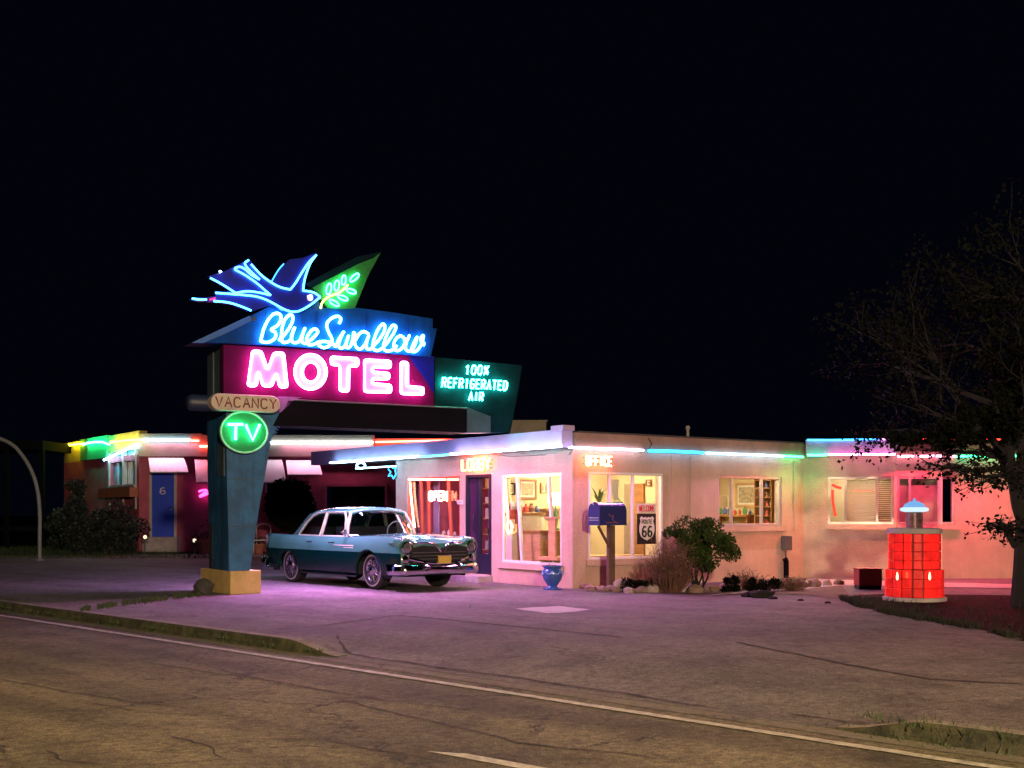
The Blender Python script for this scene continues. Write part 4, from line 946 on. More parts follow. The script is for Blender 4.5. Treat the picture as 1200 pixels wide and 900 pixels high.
# garden chair near wing wall
ch=empty('garden_chair',V((-9.6+0,40,0)),'thin metal garden chair in the dark between pylon and car','garden chair')
cx0=(300-600)*40/F
for dx in (0,.45):
    for dy in (0,.45): G().tube([V((cx0+dx,39.6+dy,0)),V((cx0+dx*.92+.02,39.6+dy,.45))],.018,6).build('leg',M['alu'],ch)
G().box(cx0-.02,cx0+.47,39.58,40.07,.45,.48).build('seat',M['alu'],ch); g=G(); g.tube(catmull([V((cx0,40.07,.46)),V((cx0,40.15,.9)),V((cx0+.22,40.17,1.0)),V((cx0+.45,40.15,.9)),V((cx0+.45,40.07,.46))],5),.018,6); g.build('backrest',M['alu'],ch)

# ------------------------------------------------------------------ PYLON SIGN
pyl=empty('pylon_sign',SP.pt(.2,0,-.6),'tall blue pylon with neon bird and glowing Blue Swallow MOTEL lettering','motel sign')
def spx(pix,off=0): return [SP.px(x,y,off) for x,y in pix]
def cat2(p,n=4): return [(q.x,q.y) for q in catmull([V((a,b,0)) for a,b in p],n)]
# foundation block
gA=gp(270,697,0); 
g=G(); blk=Plane((gA.x,gA.y),(.80,.60)); g.pbox(blk,0,.56,0,.40,-1.3,0); 
bb=g.build('foundation_block',M['block'],pyl); bevel(bb,.012)
# pylon body: front face outline extruded back
D=1.15
zB=.40
fl=[(268,668),(268,640),(267,600),(266,560),(265.5,520),(265,480),(264.5,462)]
fr=[(293,668),(297,640),(303,600),(310,560),(317,520),(322,501),(329,487),(337,475),(345,469)]
L1=cat2(spx(fl)); R1=cat2(spx(fr))
L1[0]=(L1[0][0],zB+.002); R1[0]=(R1[0][0],zB+.002)
g=G(); g.prism(SP,L1+R1[::-1],-D,0,0); g.build('pillar',M['blue'],pyl)
# serrated flange on the right edge
g=G(); q=spx([(352,466),(335,479),(327,490),(320,508)]); q=cat2(q,6)
for i in range(len(q)-1):
    (a,z),(b,z2)=q[i],q[i+1]; g.prism(SP,[(a,z),(b,z2),((a+b)/2+.075,(z+z2)/2-.04)],-.06,-.02)
g.build('serrated_flange',M['blue'],pyl)
# side ridge & slot on left face
SL=Plane(SP.pt(0,0,0).xy,(SP.n*-1).xy); SL.n=-SP.d
g=G(); g.pbox(SL,.12,.5,EYE+42*20.3/F,EYE+80*20.3/F,.002,.05); g.build('access_panel',M['bluedk'],pyl)
g=G(); g.pbox(SL,D-.2,D-.02,zB+.01,1.6,.002,.01); g.build('side_slot',M['black'],pyl)
# upper shaft
a0,_=SP.px(266,430); b0=SP.px(290,430)[0]
g=G(); z0_=SP.px(266,462)[1]; z1_=SP.px(266,404)[1]; g.pbox(SP,a0-.0,SP.px(500,440)[0],z0_,z1_,-.75,-.12); g.build('sign_cabinet',M['bluedk'],pyl)
g=G(); g.pbox(SP,a0-.02,a0+.5,z0_-.3,z1_,-D+.05,-.76); g.build('rear_post',M['bluedk'],pyl)
# MOTEL panel
O1=.05
mp=spx([(262,404),(508.5,417.5),(508.5,475.5),(420,471),(335,466),(300,465),(262,463)],O1)
g=G(); g.prism(SP,mp,-.10,O1); g.build('motel_panel',M['signred'],pyl)
g=G(); g.prism(SP,spx([(478,416.2),(508.6,418),(508.6,462),(498,445)],O1+.004),O1+.002,O1+.006); g.build('panel_blue_corner',M['navy'],pyl)
# Blue Swallow panel
O2=.12
bp=spx([(226,401),(262,384.5),(292,371),(330,352),(372,352),(380,361),(416,360.5),(460,366),(507,373.5),(507,384.5),(512,385),(505,418),(420,411.5),(330,405),(280,402.5)],O2)
g=G(); g.prism(SP,bp,-.45,O2); g.build('swallow_panel',M['signblue'],pyl)
g=G(); g.prism(SP,spx([(225,401.5),(292,370),(297,375),(262,392),(238,402)],O2+.03),O2+.002,O2+.04); g.build('panel_trim',M['signblue2'],pyl)
# green leaf panel
gpn=spx([(366,336),(388,321),(418,301.5),(446.5,295.3),(432,322),(416,361),(402,362),(384,361)],O2+.02)
g=G(); g.prism(SP,gpn,-.3,O2+.015); g.build('leaf_panel',M['greenp'],pyl)
g=G(); g.prism(SP,spx([(358,333),(388,316.5),(418,301),(447,295),(438,302),(420,309),(391,324),(366,337)],O2+.05),O2+.018,O2+.05); g.build('panel_trim',M['teal'],pyl)
# bird board
O3=.30
zf=lambda pts,ox,oy,sc:[(ox+x/sc,oy+y/sc) for x,y in pts]
ZB=(215,290,7.0588)
bird=zf([(205,238),(280,215),(345,195),(425,155),(545,98),(640,215),(730,275),(790,180),(875,100),(990,85),(1105,42),(1040,150),(1012,240),(1003,350),(1085,368),(1138,410),(1040,492),(940,540),(830,522),(740,470),(640,500),(560,530),(400,470),(250,448),(120,442),(60,430),(70,415),(180,415),(270,400),(255,365),(400,365)],*ZB)
g=G(); g.prism(SP,spx(bird,O3),O3-.10,O3); g.build('bird_board',M['navy'],pyl)
# brackets holding the bird board
g=G()
for x,y in ((340,345),(360,352),(300,372),(352,330)): a,z=SP.px(x,y,O3); g.pbox(SP,a-.03,a+.03,z-.03,z+.03,-.1,O3-.10)
g.build('bracket',M['bluedk'],pyl)
def sneon(name,pix,off,col,st,r,zoom=None,smooth=4,closed=False,n=8):
    if zoom: pix=zf(pix,*zoom)
    return neon(name,[SP.w(x,y,off) for x,y in pix],r,col,st,pyl,n=n,closed=closed,smooth=smooth)
OB=O3+.045; BS=8; br=.016; BC=(.07,.5,1)
sneon('bird_neon',[(265,375),(400,385),(500,393),(600,405),(680,430),(740,460),(850,518),(940,530),(1040,482),(1132,410)],OB,BC,BS,br,ZB)
sneon('bird_neon',[(1132,410),(1085,376),(1035,362),(990,358)],OB,BC,BS,br,ZB)
sneon('bird_neon',[(990,358),(996,300),(1012,230),(1050,130),(1100,62)],OB,BC,BS,br,ZB); sneon('bird_neon',[(1100,62),(1040,120),(985,200),(930,290),(885,348)],OB,BC,BS,br,ZB)
sneon('bird_neon',[(885,348),(800,328),(720,285),(640,225),(560,138)],OB,BC,BS,br,ZB)
sneon('bird_neon',[(540,105),(508,130),(530,170),(580,220),(630,265)],OB,BC,BS,br,ZB)
sneon('bird_neon',[(630,265),(560,225),(510,180),(465,160),(425,180),(500,222),(600,290),(670,350),(722,395)],OB,BC,BS,br,ZB)
sneon('bird_neon',[(722,395),(620,372),(520,362),(430,378)],OB,BC,BS,br,ZB); sneon('bird_neon',[(430,375),(320,305),(222,252)],OB,BC,BS,br,ZB)
sneon('bird_neon',[(725,290),(755,235),(790,180),(830,135)],OB,(.04,.4,1),5,.009,ZB)
sneon('bird_neon',[(250,443),(370,455),(470,485),(560,522)],OB,BC,BS,br,ZB); sneon('bird_neon',[(72,422),(130,430),(192,430)],OB,BC,BS,br,ZB)
sneon('bird_neon',[(218,432),(265,420)],OB,(.9,.03,.2),3,.014,ZB); sneon('bird_neon',[(298,203),(306,200),(312,206)],OB,(.3,.6,1),12,.02,ZB)
g=G(); c=SP.w(215+1048/7.0588,290+415/7.0588,O3+.03); g.rock(c,.055,.03,.055,seed=1); g.build('bird_eye',emit((.9,.75,.9),1.4),pyl,smooth=True)
# script lettering
ZS=(295,355,10.909); ZS2=(395,360,10.0)
OS=O2+.06; SB=34; sr=.021; SC=(.12,.66,1.0)
def sc(p,z=ZS): sneon('script_neon',p,OS,SC,SB,sr,z,smooth=5)
sc([(112,490),(130,420),(155,330),(205,225),(270,150),(330,132),(372,165),(365,235),(320,295),(250,342),(300,375),(305,430),(265,480),(190,505),(112,490)])
sc([(352,482),(378,420),(392,300),(430,205),(480,155),(522,165),(522,230),(480,320),(430,390),(392,440),(385,490),(430,505),(495,475),(520,400),(550,310)])
sc([(550,310),(515,400),(512,480),(550,510),(610,485),(650,400),(682,318)]); sc([(682,318),(650,410),(640,485),(675,518),(725,495),(790,440),(845,375),(820,335),(775,345),(725,405),(700,470),(725,530),(790,530),(860,500),(940,493),(1030,512)])
sc([(1118,262),(1138,205),(1105,172),(1040,185),(975,240),(960,300),(985,380),(1022,450),(1025,510),(975,558),(910,570),(858,535),(880,500)])
sc([(1030,512),(1075,555),(1110,470),(1180,365)]); 
sc([(75,290),(35,380),(18,450),(48,482),(88,455),(118,390),(135,330)],ZS2); sc([(135,330),(108,420),(112,472),(150,465),(180,390),(195,290)],ZS2); sc([(190,290),(215,330),(205,390),(220,460),(270,492),(325,440),(372,330)],ZS2)
sc([(372,318),(320,285),(262,312),(215,385)],ZS2); sc([(372,330),(345,420),(345,480),(390,490),(440,440),(500,370),(550,285),(560,215),(530,200),(480,262),(435,370),(420,460),(440,500),(490,505),(540,470)],ZS2)
sc([(540,470),(600,400),(665,300),(690,230),(650,215),(600,290),(555,400),(548,490),(600,515),(665,490),(700,450)],ZS2)
sc([(745,332),(695,365),(665,435),(685,505),(745,495),(790,430),(785,365),(745,332)],ZS2); sc([(785,365),(825,380),(850,328)],ZS2)
sc([(850,328),(812,415),(805,490),(850,515),(905,460),(940,345)],ZS2); sc([(940,345),(890,440),(875,510),(925,515),(985,440),(1012,335),(985,355),(985,400),(1018,420),(1010,450)],ZS2)
# MOTEL letters: enamel faces with a tube round the outline
def letter(pix,zoom,hole=None):
    pix=zf(pix,*zoom); off=O1+.06
    pts=spx(pix,off)
    # shrink-free face
    g=G(); g.prism(SP,pts,O1+.002,off); f=g.build('letter_face',M['enamel'],pyl)
    P=[SP.w(x,y,off+.028) for x,y in pix]
    # round the corners
    Q=[]
    for i in range(len(P)):
        a,b,c=P[i-1],P[i],P[(i+1)%len(P)]; r_=.035
        d1=(a-b); d2=(c-b); k1=min(r_,d1.length*.4); k2=min(r_,d2.length*.4)
        Q+= [b+d1.normalized()*k1,b+(d1.normalized()*k1+d2.normalized()*k2)*.3,b+d2.normalized()*k2]
    neon('letter_neon',Q,.019,(1,.13,.55),MN,pyl,closed=True)
MN=58
Z3=(280,400,10.0); Z4=(395,405,10.0)
letter([(158,112),(262,117),(338,335),(408,137),(525,137),(568,535),(475,535),(442,370),(385,525),(280,523),(232,350),(205,523),(103,521)],Z3)
letter([(-72,132),(248,152),(245,243),(142,240),(135,535),(32,530),(32,232),(-70,222)],Z4)
letter([(320,165),(628,182),(624,262),(418,255),(418,308),(614,325),(610,392),(418,390),(418,445),(632,462),(632,550),(320,540)],Z4)
letter([(748,192),(828,197),(828,478),(1012,492),(1012,572),(748,565)],Z4)
# O
off=O1+.06
def ell(cx,cy,rx,ry,n,zoom): return zf([(cx+rx*math.cos(2*math.pi*i/n),cy+ry*math.sin(2*math.pi*i/n)) for i in range(n)],*zoom)
eo=spx(ell(840,357,190,208,40,Z3),off); ei=spx(ell(842,360,92,112,40,Z3),off)
g=G(); n=40
for k,o_ in ((0,off),(1,O1+.002)):
    g.v+=[SP.pt(a,z,o_) for a,z in eo]+[SP.pt(a,z,o_) for a,z in ei]
for i in range(n):
    j=(i+1)%n; g.f+=[[i,n+i,n+j,j],[i,j,2*n+j,2*n+i],[n+i,3*n+i,3*n+j,n+j]]; g.m+=[0]*3
g.build('letter_face',M['enamel'],pyl)
neon('letter_neon',[SP.w(x,y,off+.028) for x,y in ell(840,357,186,204,40,Z3)],.019,(1,.13,.55),MN,pyl,closed=True)
neon('letter_neon',[SP.w(x,y,off+.028) for x,y in ell(842,360,96,116,32,Z3)],.019,(1,.13,.55),MN,pyl,closed=True)
# leaf neon
ZL=(330,280,6.0); OL=O2+.07
sneon('stem_neon',[(275,488),(282,455),(305,425),(345,400),(400,380),(440,350),(467,323)],OL,(1,.75,.08),14,.014,ZL)
for cx_,cy_,rx_,ry_,an in ((332,352,17,40,12),(388,328,17,38,8),(437,290,15,34,5),(512,272,16,40,48),(490,368,15,34,-72),(430,414,15,38,-68),(370,450,15,38,-60)):
    pts=[]
    for i in range(14):
        t=2*math.pi*i/14; u=rx_*math.cos(t); v=-ry_*math.sin(t); a=R(an); pts.append((cx_+u*math.cos(a)-v*math.sin(a),cy_+u*math.sin(a)+v*math.cos(a)))
    sneon('leaf_neon',pts,OL,(.04,1,.45),24,.012,ZL,smooth=0,closed=True,n=6)
# VACANCY pill and side drum
def pill(P,x0,x1,ytl,ybl,ytr,ybr,o0,o1,name,m):
    a,zt=P.px(x0,ytl,o1); _,zb=P.px(x0,ybl,o1); b,zt2=P.px(x1,ytr,o1); _,zb2=P.px(x1,ybr,o1)
    z0=(zb+zb2)/2; z1=(zt+zt2)/2; r=(z1-z0)/2; pts=[]
    for i in range(13): t=math.pi/2+math.pi*i/12; pts.append((a+r+r*math.cos(t),z0+r+r*math.sin(t)))
    for i in range(13): t=-math.pi/2+math.pi*i/12; pts.append((b-r+r*math.cos(t),z0+r+r*math.sin(t)))
    g=G(); g.prism(P,pts,o0,o1); o=g.build(name,m,pyl); bevel(o,.02,3); return (a,b,z0,z1)
pa,pb,pz0,pz1=pill(SP,247.5,328.5,461,481,463.5,483.5,.0,.24,'vacancy_panel',M['cream'])
zt_l=SP.px(253,466.3,.24)[1]; 
g=G(); text_g(g,SP,'VACANCY',SP.px(253,478,.25)[0],SP.px(324,478,.25)[0],pz0+.065,pz1-.06,.252,.013,gap=.22); g.build('vacancy_letters',M['lettered'],pyl)
g=G(); s0_=SP.px(221,470,.05)[0]; c=(pz0+pz1)/2
AX=Matrix((SP.d.cross(V((0,0,1))),V((0,0,1)),SP.d)).transposed()
g.lathe(SP.pt(s0_,c,-.12),[(.03,0),(.10,.02),(.14,.08),(.14,.62)],20,axis=AX); g.build('side_drum',mat('drum_dark_blue',(.01,.02,.05),.5),pyl,smooth=True)
g=G(); w_=spx([(325,464.5),(354,465.5),(343,470),(335,478),(328,484)],.1); g.prism(SP,w_,-.02,.1); g.build('vacancy_wedge',mat('lilac_trim',(.25,.12,.35),.4),pyl)
# TV disc
odc=.12; n=36; cxs=SP.px(286,506.5,odc); rx_=SP.px(313,506.5,odc)[0]-cxs[0]; rz_=SP.px(286,482.5,odc)[1]-cxs[1]
pts=[(cxs[0]+rx_*math.cos(2*math.pi*i/n),cxs[1]+rz_*math.sin(2*math.pi*i/n)) for i in range(n)]
g=G(); g.prism(SP,pts,.002,odc); g.build('tv_disc',M['tvgreen'],pyl)
g=G(); g.tube([SP.pt(a,z,odc+.01) for a,z in pts],.018,8,closed=True); g.build('tv_rim',mat('rim_pale_green',(.35,.65,.45),.4),pyl,smooth=True)
ZV=(215,455,8.276)
TG=(.05,1,.50)
sneon('tv_neon',[(432,350),(578,350)],odc+.06,TG,30,.021,ZV,smooth=0); sneon('tv_neon',[(510,356),(505,500)],odc+.06,TG,30,.021,ZV,smooth=0); sneon('tv_neon',[(605,352),(672,505),(740,352)],odc+.06,TG,30,.021,ZV,smooth=0)
# dark lower cabinets
lo=spx([(338,469.5),(547,479),(547,509),(330,509)],.10); lo[2]=(lo[2][0],lo[3][1]); 
zbx=SP.px(547,507,.1)[1]; lo=[lo[0],lo[1],(lo[1][0],zbx),(SP.px(322,500,.1)[0],zbx)]
g=G(); g.prism(SP,lo,-.55,.10); g.build('lower_cabinet',M['darkbox'],pyl)
g=G(); g.tube([SP.w(345,468.6,.1),SP.w(547,478.4,.1)],.014,6); g.build('cabinet_trim',M['grey'],pyl)
e=spx([(547.5,477),(575,488),(575,507),(547.5,507)],-.1); g=G(); g.prism(SP,e,-.5,-.1); g.build('end_cabinet',M['bluedk'],pyl)
strip_lamp(SP.pt(.75,lo[2][1]-.02,-.1),SP.pt(4.2,lo[2][1]-.02,-.1),400,(1,.27,.8),DN*1.0+SP.n*.12)  # added lamp under the cabinet, no tube there; stands for sign neon on lot
strip_lamp(SP.pt(.5,lo[2][1]+.0,-.8),SP.pt(3.2,lo[2][1]-.0,-.8),340,(.65,.38,1),DN-SP.n*.4)  # second added lamp behind it, spreads lavender over the lot; no tube here
# sheet metal seams and small fixings
for (x,y0,y1) in ((312,366,404),(372,364,408),(430,364,411),(478,371,414)):
    G().tube([SP.w(x,y0,O2+.003),SP.w(x,y1,O2+.003)],.006,4).build('panel_seam',M['navy'],pyl)
for z in (1.15,1.95,2.6):
    w0=SP.px(268,600)[0]; G().pbox(SP,w0+.01,w0+.44+.12*(z-1),z,z+.012,.0005,.008).build('panel_seam',M['bluedk'],pyl)
for (x,y) in ((322,440),(368,432),(408,438),(447,441),(484,446)):
    G().tube([SP.w(x,y,O1),SP.w(x,y,O1+.075)],.012,6).build('tube_support',M['grey'],pyl)
# refrigerated air panel
OR_=-.14
rp=spx([(509.5,418.5),(612,428),(606,465),(598,507),(509.5,506)],OR_)
g=G(); g.prism(SP,rp,-.5,OR_); g.build('air_panel',M['teal'],pyl)
ZR_=(505,415,9.0)
def rtext(t,x0,x1,ytl,ybl,ybr):
    p=zf([(x0,ybl),(x1,ybr),(x0,ytl)],*ZR_); a=SP.px(*p[0],OR_+.07); b=SP.px(*p[1],OR_+.07); c=SP.px(*p[2],OR_+.07)
    g=G(); text_g(g,SP,t,a[0],b[0],a[1],c[1],OR_+.07,.0125,slantx=.12,zr0=b[1],gap=.32); g.build('air_neon',emit(TEAL,85),pyl,smooth=True,angle=80)
rtext('100%',362,600,118,212,216); rtext('REFRIGERATED',118,800,248,345,380); rtext('AIR',400,548,400,484,490)
# loose block leaning on foundation
g=G(); p=gp(240,697,0); g.rock(p+V((0.0,-.05,.12)),.17,.12,.14,rz=.9,seed=11,nu=8,nv=5); tag(g.build('stone_block',mat('dark_stone',(.05,.05,.04),.9,bump=.5,var=.4)),'dark grey stone block leaning on the pylon foundation','stone')
# ------------------------------------------------------------------ CAR
def car():
    root=empty('vintage_car',(-2.85,23.2,0),'vintage two tone aqua and teal sedan with chrome bumpers parked beside the pylon','car',rot=R(-50)); root.scale=(.96,.96,.96)
    def B(g,name,m,par=None,smooth=True,angle=35): return g.build(name,m,par or root,smooth=smooth,local=True,angle=angle)
    def lerp(tab,x):
        for (a,b),(c,d) in zip(tab,tab[1:]):
            if x<=c: 
                t=(x-a)/(c-a); t=max(0,min(1,t)); return b+(d-b)*t
        return tab[-1][1]
    W=[(-2.62,.80),(-2.4,.86),(-1.8,.90),(0,.93),(1.6,.92),(2.3,.90),(2.5,.86)]
    ZF=[(-2.62,.99),(-1.8,.975),(-.5,.955),(.8,.965),(1.6,.985),(2.2,.985),(2.5,.96)]
    ZC=[(-2.62,.80),(-2.3,.90),(-1.5,.955),(0,.96),(.85,1.0),(1.6,1.03),(2.1,1.0),(2.38,.93),(2.5,.86)]
    XR,XF=-1.55,1.50; RA=.43
    xs=[-2.62+.04*i for i in range(129)]
    g=G(); N=0
    for x in xs:
        w=lerp(W,x); zf=lerp(ZF,x); zc=lerp(ZC,x)
        zb=.24 if -2.3<x<2.2 else .30
        for xc in (XR,XF):
            if abs(x-xc)<RA: zb=max(zb,.33+math.sqrt(RA*RA-(x-xc)**2)*(.78 if xc<0 else .92))
        zs=[zb,max(zb+.01,.40),max(zb+.02,.58),max(zb+.03,.70),max(zb+.05,.80),zf-.05,zf,zf-.005,zc-.01,zc,zc+.005]
        ys=[w*.93,w*.985,w*1.0,w*1.0,w*.99,w*.965,w*.92,w*.80,w*.62,w*.35,0]
        half=[(y,z) for y,z in zip(ys,zs)]
        ring=[(-y,z) for y,z in half]+[(y,z) for y,z in half[-2::-1]]
        N=len(ring); g.v+=[V((x,y,z)) for y,z in ring]
    for i in range(len(xs)-1):
        for k in range(N-1):
            kk=min(k,N-2-k); low=kk<=2
            g.f.append([i*N+k,i*N+k+1,(i+1)*N+k+1,(i+1)*N+k]); g.m.append(1 if low else 0)
    g.f.append(list(range(N))[::-1]); g.m.append(0); g.f.append([(len(xs)-1)*N+k for k in range(N)]); g.m.append(0)
    # inward lip so that the arches have thickness
    body=B(g,'body',[M['car_top'],M['car_low']])
    md=body.modifiers.new('s','SOLIDIFY'); md.thickness=.02; md.offset=-1
    # underside and wheel wells
    g=G(); g.box(-2.3,2.3,-.60,.60,.26,.60); g.box(-1.05,1.0,-.84,.84,.27,.5); B(g,'underbody',M['black'],smooth=False)
    # trim
    g=G(); 
    for s in (-1,1):
        g.tube([V((x,s*(lerp(W,x)*1.004+.004),.695+.01*math.sin(x))) for x in [-2.5+.1*i for i in range(41)]],.011,6)
        g.tube([V((x,s*(lerp(W,x)*.945+.005),.235)) for x in [-1.05+.1*i for i in range(22)]],.02,6)
    B(g,'side_trim',M['chrome'])
    g=G()
    for s in (-1,1):
        for k,z in enumerate((.735,.775,.815)): g.tube([V((.2,s*.925,z)),V((.75,s*.93,z)),V((1.02,s*.928,z))],.011,6)
    B(g,'door_trim_reflection',mat('ivory_reflection',(.6,.57,.42),.3))  # trim strips whose cream colour stands for light reflected in door and fender
    # greenhouse
    g=G(); rx=[-1.16,-1.08,-.9,-.7,-.4,-.1,.25,.42,.50]; ry=[-1,-.94,-.8,-.5,0,.5,.8,.94,1]
    for x in rx:
        e=.035 if x>.42 else .30*max(0,-.62-x)**1.7
        for y in ry:
            hw=.69-.05*max(0,(x-.1))-.06*max(0,-.7-x)
            g.v.append(V((x,y*hw,1.465-e+.085*(1-abs(y)**2.6)+.02*(1-((x+.3)/.85)**2))))
    n=len(ry)
    for i in range(len(rx)-1):
        for k in range(n-1): g.f.append([i*n+k,(i+1)*n+k,(i+1)*n+k+1,i*n+k+1]); g.m.append(0)
    rf=B(g,'roof',M['car_top'],angle=60); md=rf.modifiers.new('s','SOLIDIFY'); md.thickness=.06
    zb=.965
    for s in (-1,1):
        g=G() # C pillar
        A=[V((-1.70,s*.70,zb)),V((-1.27,s*.81,zb)),V((-1.13,s*.775,1.20)),V((-.86,s*.69,1.44)),V((-1.16,s*.60,1.42))]
        g.add(A+[p-V((0,s*.04,0)) for p in A],[(0,1,2,3,4),(9,8,7,6,5)]+[(i,5+i,5+(i+1)%5,(i+1)%5) for i in range(5)]); B(g,'rear_pillar',M['car_top'],smooth=False)
        def fr(p,nm='window_frame'):
            f=B(G().tube(p,.028,6,closed=True),nm,M['car_frame']); B(G().add(p,[list(range(len(p)))]),'pane',M['carglass'],f,smooth=False)
        fr([V((-1.24,s*.80,zb+.01)),V((-.40,s*.81,zb+.01)),V((-.36,s*.672,1.45)),V((-.68,s*.668,1.44)),V((-.86,s*.69,1.38)),V((-1.03,s*.74,1.24)),V((-1.17,s*.785,1.08))])
        fr([V((-.34,s*.81,zb+.01)),V((.50,s*.81,zb+.01)),V((.44,s*.72,1.30)),V((.33,s*.67,1.45)),V((-.30,s*.672,1.45))])
        g=G(); g.tube([V((.60,s*.80,zb)),V((.56,s*.76,1.2)),V((.46,s*.63,1.46))],.03,8); B(g,'windscreen_pillar',M['car_frame'])
        for x in (-.55,.28):
            g=G(); g.tube([V((x-.09,s*.955,.86)),V((x-.08,s*.98,.865)),V((x+.07,s*.98,.865)),V((x+.09,s*.955,.86))],.013,6); B(g,'door_handle',M['chrome'])
        for x in (-1.30,-.37,.62):
            g=G(); g.tube([V((x,s*(lerp(W,x)*1.001),.30)),V((x,s*(lerp(W,x)*1.003+.001),.55)),V((x,s*(lerp(W,x)*.99+.003),.80)),V((x,s*(lerp(W,x)*.962+.002),.92))],.004,4); B(g,'door_seam',M['black'])
    # windscreen & rear window
    def curved(name,xb,xt,yb,yt,z0,z1,cb,ct):
        g=G(); n=12
        for i in range(n+1):
            u=-1+2*i/n; g.v.append(V((xb-cb*u**4*abs(1)-cb*.3*u*u,yb*u,z0))); g.v.append(V((xt-ct*u*u,yt*u,z1)))
        for i in range(n): g.f.append([2*i,2*i+2,2*i+3,2*i+1]); g.m.append(0)
        f=B(g,name,M['carglass']); B(G().tube([g.v[2*i] for i in range(n+1)],.018,6),'rim',M['chrome'],f); B(G().tube([g.v[2*i+1] for i in range(n+1)],.018,6),'rim',M['chrome'],f)
    curved('windscreen',.98,.50,.79,.63,.985,1.46,.30,.06)
    curved('rear_window',-1.76,-1.16,.70,.60,.96,1.40,-.05,-.02)
    # visor over the windscreen
    # interior
    g=G(); g.box(.0,.14,-.68,.68,.75,1.17); g.box(-.95,-.8,-.68,.68,.75,1.15); g.box(-1.0,.6,-.72,.72,.72,.76); g.box(-.1,.45,-.68,.68,.76,.9); B(g,'seat',M['seat'],smooth=False)
    g=G(); g.tube([V((.56+.07*math.cos(a)*.5,.36+.2*math.sin(a),1.08+.19*math.cos(a))) for a in [i*math.pi/10 for i in range(20)]],.014,6,closed=True); B(g,'steering_wheel',M['car_frame'])
    # hood ornament ridge & scoop shapes
    for y in (-.16,.16):
        g=G(); g.tube([V((.95,y,1.008)),V((1.6,y,1.035)),V((2.2,y*.9,.985)),V((2.40,y*.8,.925))],[.012,.02,.022,.012],8); B(g,'bonnet_strip',M['chrome'])
    # front: dark mouth, chrome brows, bumper
    xn=2.502
    def yz(p,off): return [V((xn+off,y,z)) for y,z in p]
    mouth=[(-.60,.80),(-.40,.84),(-.12,.82),(0,.76),(.12,.82),(.40,.84),(.60,.80),(.70,.62),(.66,.42),(-.66,.42),(-.70,.62)]
    g=G(); a=yz(mouth,.03); b=yz(mouth,.003); n=len(a); g.add(a+b,[list(range(n))[::-1]]+[[i,n+i,n+(i+1)%n,(i+1)%n][::-1] for i in range(n)])
    gr=B(g,'grille',M['black'],smooth=False)
    for k in range(5):
        z=.47+.06*k; B(G().tube([V((xn+.035,-.62,z)),V((xn+.045,0,z)),V((xn+.035,.62,z))],.006,5),'grille_bar',M['grey'],gr)
    for s in (-1,1):
        B(G().tube(catmull([V((xn-.02,s*.66,.86)),V((xn+.05,s*.42,.89)),V((xn+.07,s*.16,.86)),V((xn+.09,s*.03,.72))],5),[.016]*10+[.022]*6,8),'grille_surround',M['chrome'])
        B(G().tube(catmull([V((xn-.03,s*.74,.62)),V((xn+.07,s*.50,.56)),V((xn+.11,s*.24,.52)),V((xn+.12,s*.0,.52))],5),.034,8),'lower_grille_bar',M['chrome'])
        # headlights
        AX=Matrix(((0,0,1),(0,1,0),(-1,0,0)))  # local z -> +x
        c=V((2.36,s*.745,.80))
        g=G(); g.lathe(c,[(.11,0),(.125,.10),(.125,.19),(.108,.205),(.10,.17)],20,axis=AX); hl=B(g,'headlight',M['chrome'])
        g=G(); g.lathe(c+V((.17,0,0)),[(.10,0),(.095,.02),(.06,.04),(.02,.05)],20,axis=AX); B(g,'lens',mat('headlight_lens',(.2,.2,.22),.05,coat=1,metal=.6),hl)
        g=G(); 
        pts=[V((2.56-.10*abs(math.cos(a)),s*.745+.145*math.cos(a),.80+.145*math.sin(a))) for a in [math.pi*i/10 for i in range(11)]]
        g.tube(pts,.028,8); g.rock(V((2.30,s*.745,.89)),.22,.17,.10,seed=3+s); B(g,'headlight_brow',M['car_top'])
        c=V((2.44,s*.76,.585)); g=G(); g.lathe(c,[(.09,0),(.09,.08),(.06,.10)],14,axis=AX); B(g,'parking_lamp',M['chrome'])
        g=G(); g.lathe(V((2.50,s*.40,.44)),[(.07,0),(.075,.12),(.055,.22),(.02,.28)],14,axis=AX); B(g,'bumper_guard',M['chrome'])
    def bumper(x0,sg,name,half=.90):
        g=G(); prof=[(0,-.085),(.05,-.075),(.075,-.02),(.06,.04),(.03,.075),(0,.08)]; n=len(prof); L=25
        for i in range(L):
            u=-1+2*i/(L-1); y=half*u; wrap=.42*max(0,abs(u)-.78)/.22; x=x0-sg*(.05*u*u+wrap*.9*max(0,abs(u)-.78)/.22*1.0)
            yy=y if abs(u)<.8 else math.copysign(half*(.8+.2*math.sin((abs(u)-.8)/.2*math.pi/2)),u)
            for (px_,pz) in prof: g.v.append(V((x+sg*px_*(1.0),yy*(1+.03*px_/.07),.40+pz*(1+.25*abs(u)))))
        for i in range(L-1):
            for k in range(n-1): g.f.append([i*n+k,(i+1)*n+k,(i+1)*n+k+1,i*n+k+1]); g.m.append(0)
        o=B(g,name,M['chrome'],angle=50); md=o.modifiers.new('s','SOLIDIFY'); md.thickness=.02
    bumper(2.60,1,'front_bumper',.96); bumper(-2.72,-1,'rear_bumper',.94)
